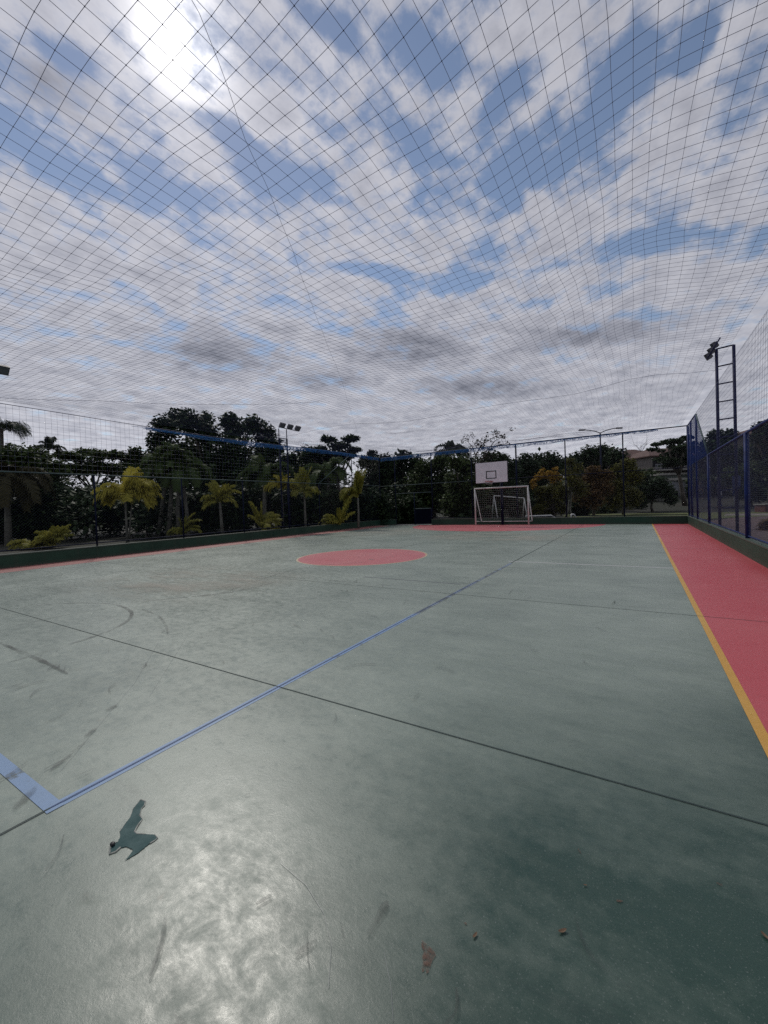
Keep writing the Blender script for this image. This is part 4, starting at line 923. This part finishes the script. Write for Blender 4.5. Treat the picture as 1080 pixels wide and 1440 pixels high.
# ------------------------------------------------------------------ houses
TILE = plain('terracotta_tiles', (.115, .052, .04), (.075, .04, .032), .75, scale=2.5, bumps=.4)
PLAST = plain('beige_plaster', (.15, .13, .12), (.11, .10, .09), .8, scale=1)
PALE = plain('pale_grey_plaster', (.30, .31, .34), (.22, .23, .25), .8, scale=1)
GLASS = plain('dark_window_glass', (.015, .018, .022), None, .1)
GREYG = plain('grey_green_plaster', (.16, .19, .17), (.11, .13, .12), .8, scale=1)
def house(label, x, d, ybase, w, dep, h, roof_h, wallm, roofm, wins, rot=0., name='house', flat=False):
    b = at(x, ybase, d); g = float(gz(b[0], b[1])); ca, sa = math.cos(rot), math.sin(rot)
    ax = R2*ca+F2*sa; ay = -R2*sa+F2*ca; base = P([b[0], b[1], g]); top = b[2]+h
    t = thing(name, label, 'house' if name == 'house' else 'building', base); H = top-g
    mb = MB(); mb.obox(base+UP*(H/2-.5), ax*w/2, ay*dep/2, UP*(H/2+.5)); build(mb, 'wall', wallm, t)
    e = .5; c = base+UP*H
    if flat: 
        mb = MB(); mb.obox(c+UP*.12, ax*(w/2+.3), ay*(dep/2+.3), UP*.12)
    else:
        q = [c+ax*sx*(w/2+e)+ay*sy*(dep/2+e) for sx, sy in ((-1,-1),(1,-1),(1,1),(-1,1))]; rg = [c+UP*roof_h-ax*(w/2-dep*.4), c+UP*roof_h+ax*(w/2-dep*.4)]
        q2 = [p-UP*.15 for p in q]
        mb = MB(); mb.add(q+rg+q2, [(0,1,5,4),(2,3,4,5),(1,2,5),(3,0,4),(0,6,7,1),(1,7,8,2),(2,8,9,3),(3,9,6,0),(6,9,8,7)])
    build(mb, 'roof', roofm, t)
    for (u, z, ww, hh) in wins:
        p = base+ax*u*w/2-ay*(dep/2+.03)+UP*(H-z)
        mb = MB(); mb.obox(p, ax*(ww/2+.08), ay*.03, UP*(hh/2+.08)); f = build(mb, 'window', CONC, t); mb = MB(); mb.obox(p-ay*.035, ax*ww/2, ay*.01, UP*hh/2); build(mb, 'pane', GLASS, f)
    return t, ax, ay, base, H
t_, ax, ay, bs, H = house('large house with terracotta hipped roof and balcony on the hill behind the corner', 930, 70, 662, 10.0, 7, 2.2, 1.6, PLAST, TILE, [(-.78, 1.15, 1.5, 1.4), (-.38, 1.15, 1.7, 1.5), (.05, 1.15, 1.5, 1.4), (.45, 1.15, 1.7, 1.5), (.82, 1.15, 1.2, 1.4)], .12)
mb = MB(); mb.obox(bs+UP*(H-2.35)-ay*4.1, ax*5.1, ay*.6, UP*.12)
build(mb, 'balcony_slab', CONC, t_)
mb = MB()
for k in np.linspace(-4.9, 4.9, 40): mb.tube([bs+UP*(H-2.2)-ay*4.6+ax*k, bs+UP*(H-1.5)-ay*4.6+ax*k], .03, 4)
mb.tube([bs+UP*(H-1.48)-ay*4.6-ax*5, bs+UP*(H-1.48)-ay*4.6+ax*5], .04, 5); build(mb, 'balcony_railing', PALE, t_)
house('small house with orange tiled roof left of the large hill house', 888, 74, 655, 6.0, 6, 1.4, 1.5, PLAST, TILE, [(-.4, 1.0, 1.0, 1.0), (.4, 1.0, 1.0, 1.0)], -.1)
house('pale grey low building behind the dark trees near the far right corner', 941, 46, 716, 6.4, 5, 3.1, .3, PALE, CONC, [(.62, 2.0, 1.5, 1.5), (-.5, 1.6, .9, 1.0)], .1, 'low_building', True)
house('grey green flat building on the slope above the pale low building', 950, 56, 690, 9.0, 6, 2.0, .3, GREYG, CONC, [(-.5, 1.0, 1.2, .8), (.3, 1.0, 1.2, .8)], .06, 'hillside_building', True)
house('white-walled house glimpsed through the reddish tree', 838, 52, 676, 5.0, 5, 2.3, 1.2, PALE, TILE, [(-.5, .9, .8, .9), (.3, .9, .8, .9)], 0)
house('tiled house on the slope at the right edge above the fence rail', 1057, 60, 632, 5.0, 6, 1.9, 1.1, PLAST, TILE, [(-.3, .9, .9, .9), (.5, .9, .9, .9)], .1)
up = at(881, 640, 78.); ub = P([up[0], up[1], float(gz(up[0], up[1]))]); ut = at(881, 631.5, 78.)
pl_ = thing('utility_pole', 'thin utility pole on the skyline above the small orange roof', 'pole', ub)
tubeobj('pole', [ub, P([ub[0], ub[1], ut[2]])], .12, BARK, pl_, 6); mb = MB(); mb.obox(P([ub[0], ub[1], ut[2]-.35]), R2*.8, F2*.06, UP*.07); build(mb, 'crossarm', BARK, pl_)

# things in the yard right of the court
BRICK = plain('brick_red', (.17, .06, .045), (.11, .05, .04), .85, scale=6, bumps=.3)
b0 = at(1084, 711, 28.); g = float(gz(b0[0], b0[1])); mb = MB()
mb.obox(P([b0[0], b0[1], g+.25]), R2*.75, F2*.4, UP*.25); o = build(mb, 'planter', BRICK, origin=(b0[0], b0[1], g)); tag(o, 'low brick planter by the path at the right edge', 'planter')
mb = MB(); mb.obox(P([b0[0], b0[1], g+.53]), R2*.8, F2*.45, UP*.03); build(mb, 'coping', CONC, o)
SIGNB = plain('blue_panel_paint', (.012, .03, .14), (.01, .02, .09), .5)
b0 = at(1036.5, 716, 33.); g = float(gz(b0[0], b0[1])); sb = thing('panel_board', 'tall blue panel on two pale legs by the path behind the right fence', 'panel board', (b0[0], b0[1], g))
for s in (-.2, .2): tubeobj('leg', [P([b0[0], b0[1], g])+R2*s, P([b0[0], b0[1], g])+R2*s+UP*1.0], .05, PALE, sb)
mb = MB(); mb.obox(P([b0[0], b0[1], g+1.75]), R2*.30, F2*.05, UP*.80); build(mb, 'panel', SIGNB, sb)

# ------------------------------------------------------------------ people
SKIN = plain('skin', (.25, .14, .09), (.2, .11, .07), .5, scale=20)
HAIR = plain('dark_hair', (.012, .01, .009), None, .6)
SHIRTW = plain('white_shirt', (.6, .6, .62), (.5, .5, .52), .8, scale=10)
SHIRTD = plain('dark_shirt', (.02, .025, .05), (.015, .02, .04), .8, scale=10)
JEANS = plain('blue_trousers', (.02, .045, .15), (.015, .03, .1), .8, scale=10)
BLACKT = plain('dark_trousers', (.015, .016, .02), None, .8)
def skinmesh(name, verts, edges, radii, mat, parent, root=0, sub=1):
    me = bpy.data.meshes.new(name); me.from_pydata([tuple(v) for v in verts], edges, []); o = bpy.data.objects.new(name, me); C.objects.link(o)
    m = o.modifiers.new('Skin', 'SKIN'); sv = me.skin_vertices[0].data
    for i, r_ in enumerate(radii): sv[i].radius = (r_, r_); sv[i].use_root = i == root
    s = o.modifiers.new('Sub', 'SUBSURF'); s.levels = s.render_levels = sub
    dg = bpy.context.evaluated_depsgraph_get(); me2 = bpy.data.meshes.new_from_object(o.evaluated_get(dg)); me2.name = name
    bpy.data.objects.remove(o); me2.materials.clear(); me2.materials.append(mat)
    me2.polygons.foreach_set('use_smooth', [True]*len(me2.polygons))
    q = bpy.data.objects.new(name, me2); C.objects.link(q); q.parent = parent; return q
def person(label, loc, h, rot, top, legs, stride=.14, sleeve=True):
    t = thing('person', label, 'person', loc, 'people walking outside the court'); t.rotation_euler = (0, 0, rot); s = h/1.75
    v = []; e = []; rr = []
    def add(p, r_, to=None):
        v.append(P(p)*s); rr.append(r_*s)
        if to is not None: e.append((to, len(v)-1))
        return len(v)-1
    pe = add((0, 0, .94), .13); sp = add((0, 0, 1.12), .12, pe); ch = add((0, 0, 1.32), .145, sp); nk = add((0, 0, 1.48), .06, ch); hd = add((0, .01, 1.60), .085, nk); hh = add((0, .015, 1.68), .08, hd)
    hands = []
    for sd in (-1, 1):
        sh = add((sd*.18, 0, 1.40), .065, ch); el = add((sd*.25, -.02*sd, 1.14), .045, sh); wr = add((sd*.25, .06+.06*sd, .91), .032, el); hn = add((sd*.25, .08+.07*sd, .84), .035, wr); hands.append(hn)
        for k in range(4): 
            f1 = add((sd*.25+(k-1.5)*.018, .095+.07*sd, .79), .010, hn); add((sd*.25+(k-1.5)*.018, .085+.07*sd, .755-.006*abs(k-1.3)), .008, f1)
        th = add((sd*.22, .11+.07*sd, .82), .011, hn); add((sd*.215, .12+.07*sd, .79), .009, th)
        hp = add((sd*.09, 0, .88), .095, pe); kn = add((sd*.10, .04+stride*.5*sd, .49), .062, hp); an = add((sd*.10, -.0+stride*sd, .09), .042, kn); ft = add((sd*.10, .13+stride*sd, .035), .035, an)
    body = skinmesh('body', v, e, rr, SKIN, t)
    v, e, rr = [], [], []
    a = add((0, 0, .93), .15); b = add((0, 0, 1.12), .142, a); c = add((0, 0, 1.32), .165, b); d = add((0, 0, 1.44), .09, c)
    for sd in (-1, 1):
        x = add((sd*.19, 0, 1.40), .08, c); y = add((sd*.25, -.02*sd, 1.15), .06, x)
        if sleeve: add((sd*.25, .055+.055*sd, .94), .048, y)
    skinmesh('shirt', v, e, rr, top, t)
    v, e, rr = [], [], []
    a = add((0, 0, .95), .145)
    for sd in (-1, 1):
        hp = add((sd*.095, 0, .86), .108, a); kn = add((sd*.10, .04+stride*.5*sd, .49), .078, hp); add((sd*.10, stride*sd, .10), .062, kn)
    skinmesh('trousers', v, e, rr, legs, t)
    mb = MB(); L = P(loc)
    mb.ball(L+P([0, -.012, 1.675])*s, .098*s, 12, 8, (1., 1.05, 1.)); hair = build(mb, 'hair', HAIR, t, smooth=True)
    mb = MB()
    for sx in (-.032, .032): mb.ball(L+P([sx, .092, 1.625])*s, .012*s, 6, 4)
    build(mb, 'eyes', BLACKP, t)
    mb = MB(); mb.ball(L+P([0, .105, 1.595])*s, .016*s, 6, 4, (.8, 1, 1.4)); mb.ball(L+P([0, .088, 1.555])*s, .018*s, 6, 4, (1.4, .6, .4))
    for sx in (-.088, .088): mb.ball(L+P([sx, .01, 1.60])*s, .024*s, 6, 4, (.4, .8, 1.2))
    build(mb, 'face_features', SKIN, t, smooth=True)
    return t
pa = at(985.5, 714, 40.); pb = at(1012.5, 718, 33.5)
person('person in dark clothes walking on the path behind the tall end of the right fence', (pa[0], pa[1], float(gz(pa[0], pa[1]))), 1.68, 2.4, SHIRTD, BLACKT)
person('person with white sleeves and blue trousers behind the right floodlight tower', (pb[0], pb[1], float(gz(pb[0], pb[1]))), 1.74, 1.2, SHIRTW, JEANS)

# ------------------------------------------------------------------ render settings
sc = bpy.context.scene
sc.view_settings.view_transform = 'Standard'; sc.view_settings.look = 'None'; sc.view_settings.gamma = 1; sc.view_settings.exposure = 0
sc.render.engine = 'CYCLES'; sc.cycles.max_bounces = 6; sc.cycles.transparent_max_bounces = 12
sc.cycles.use_denoising = False
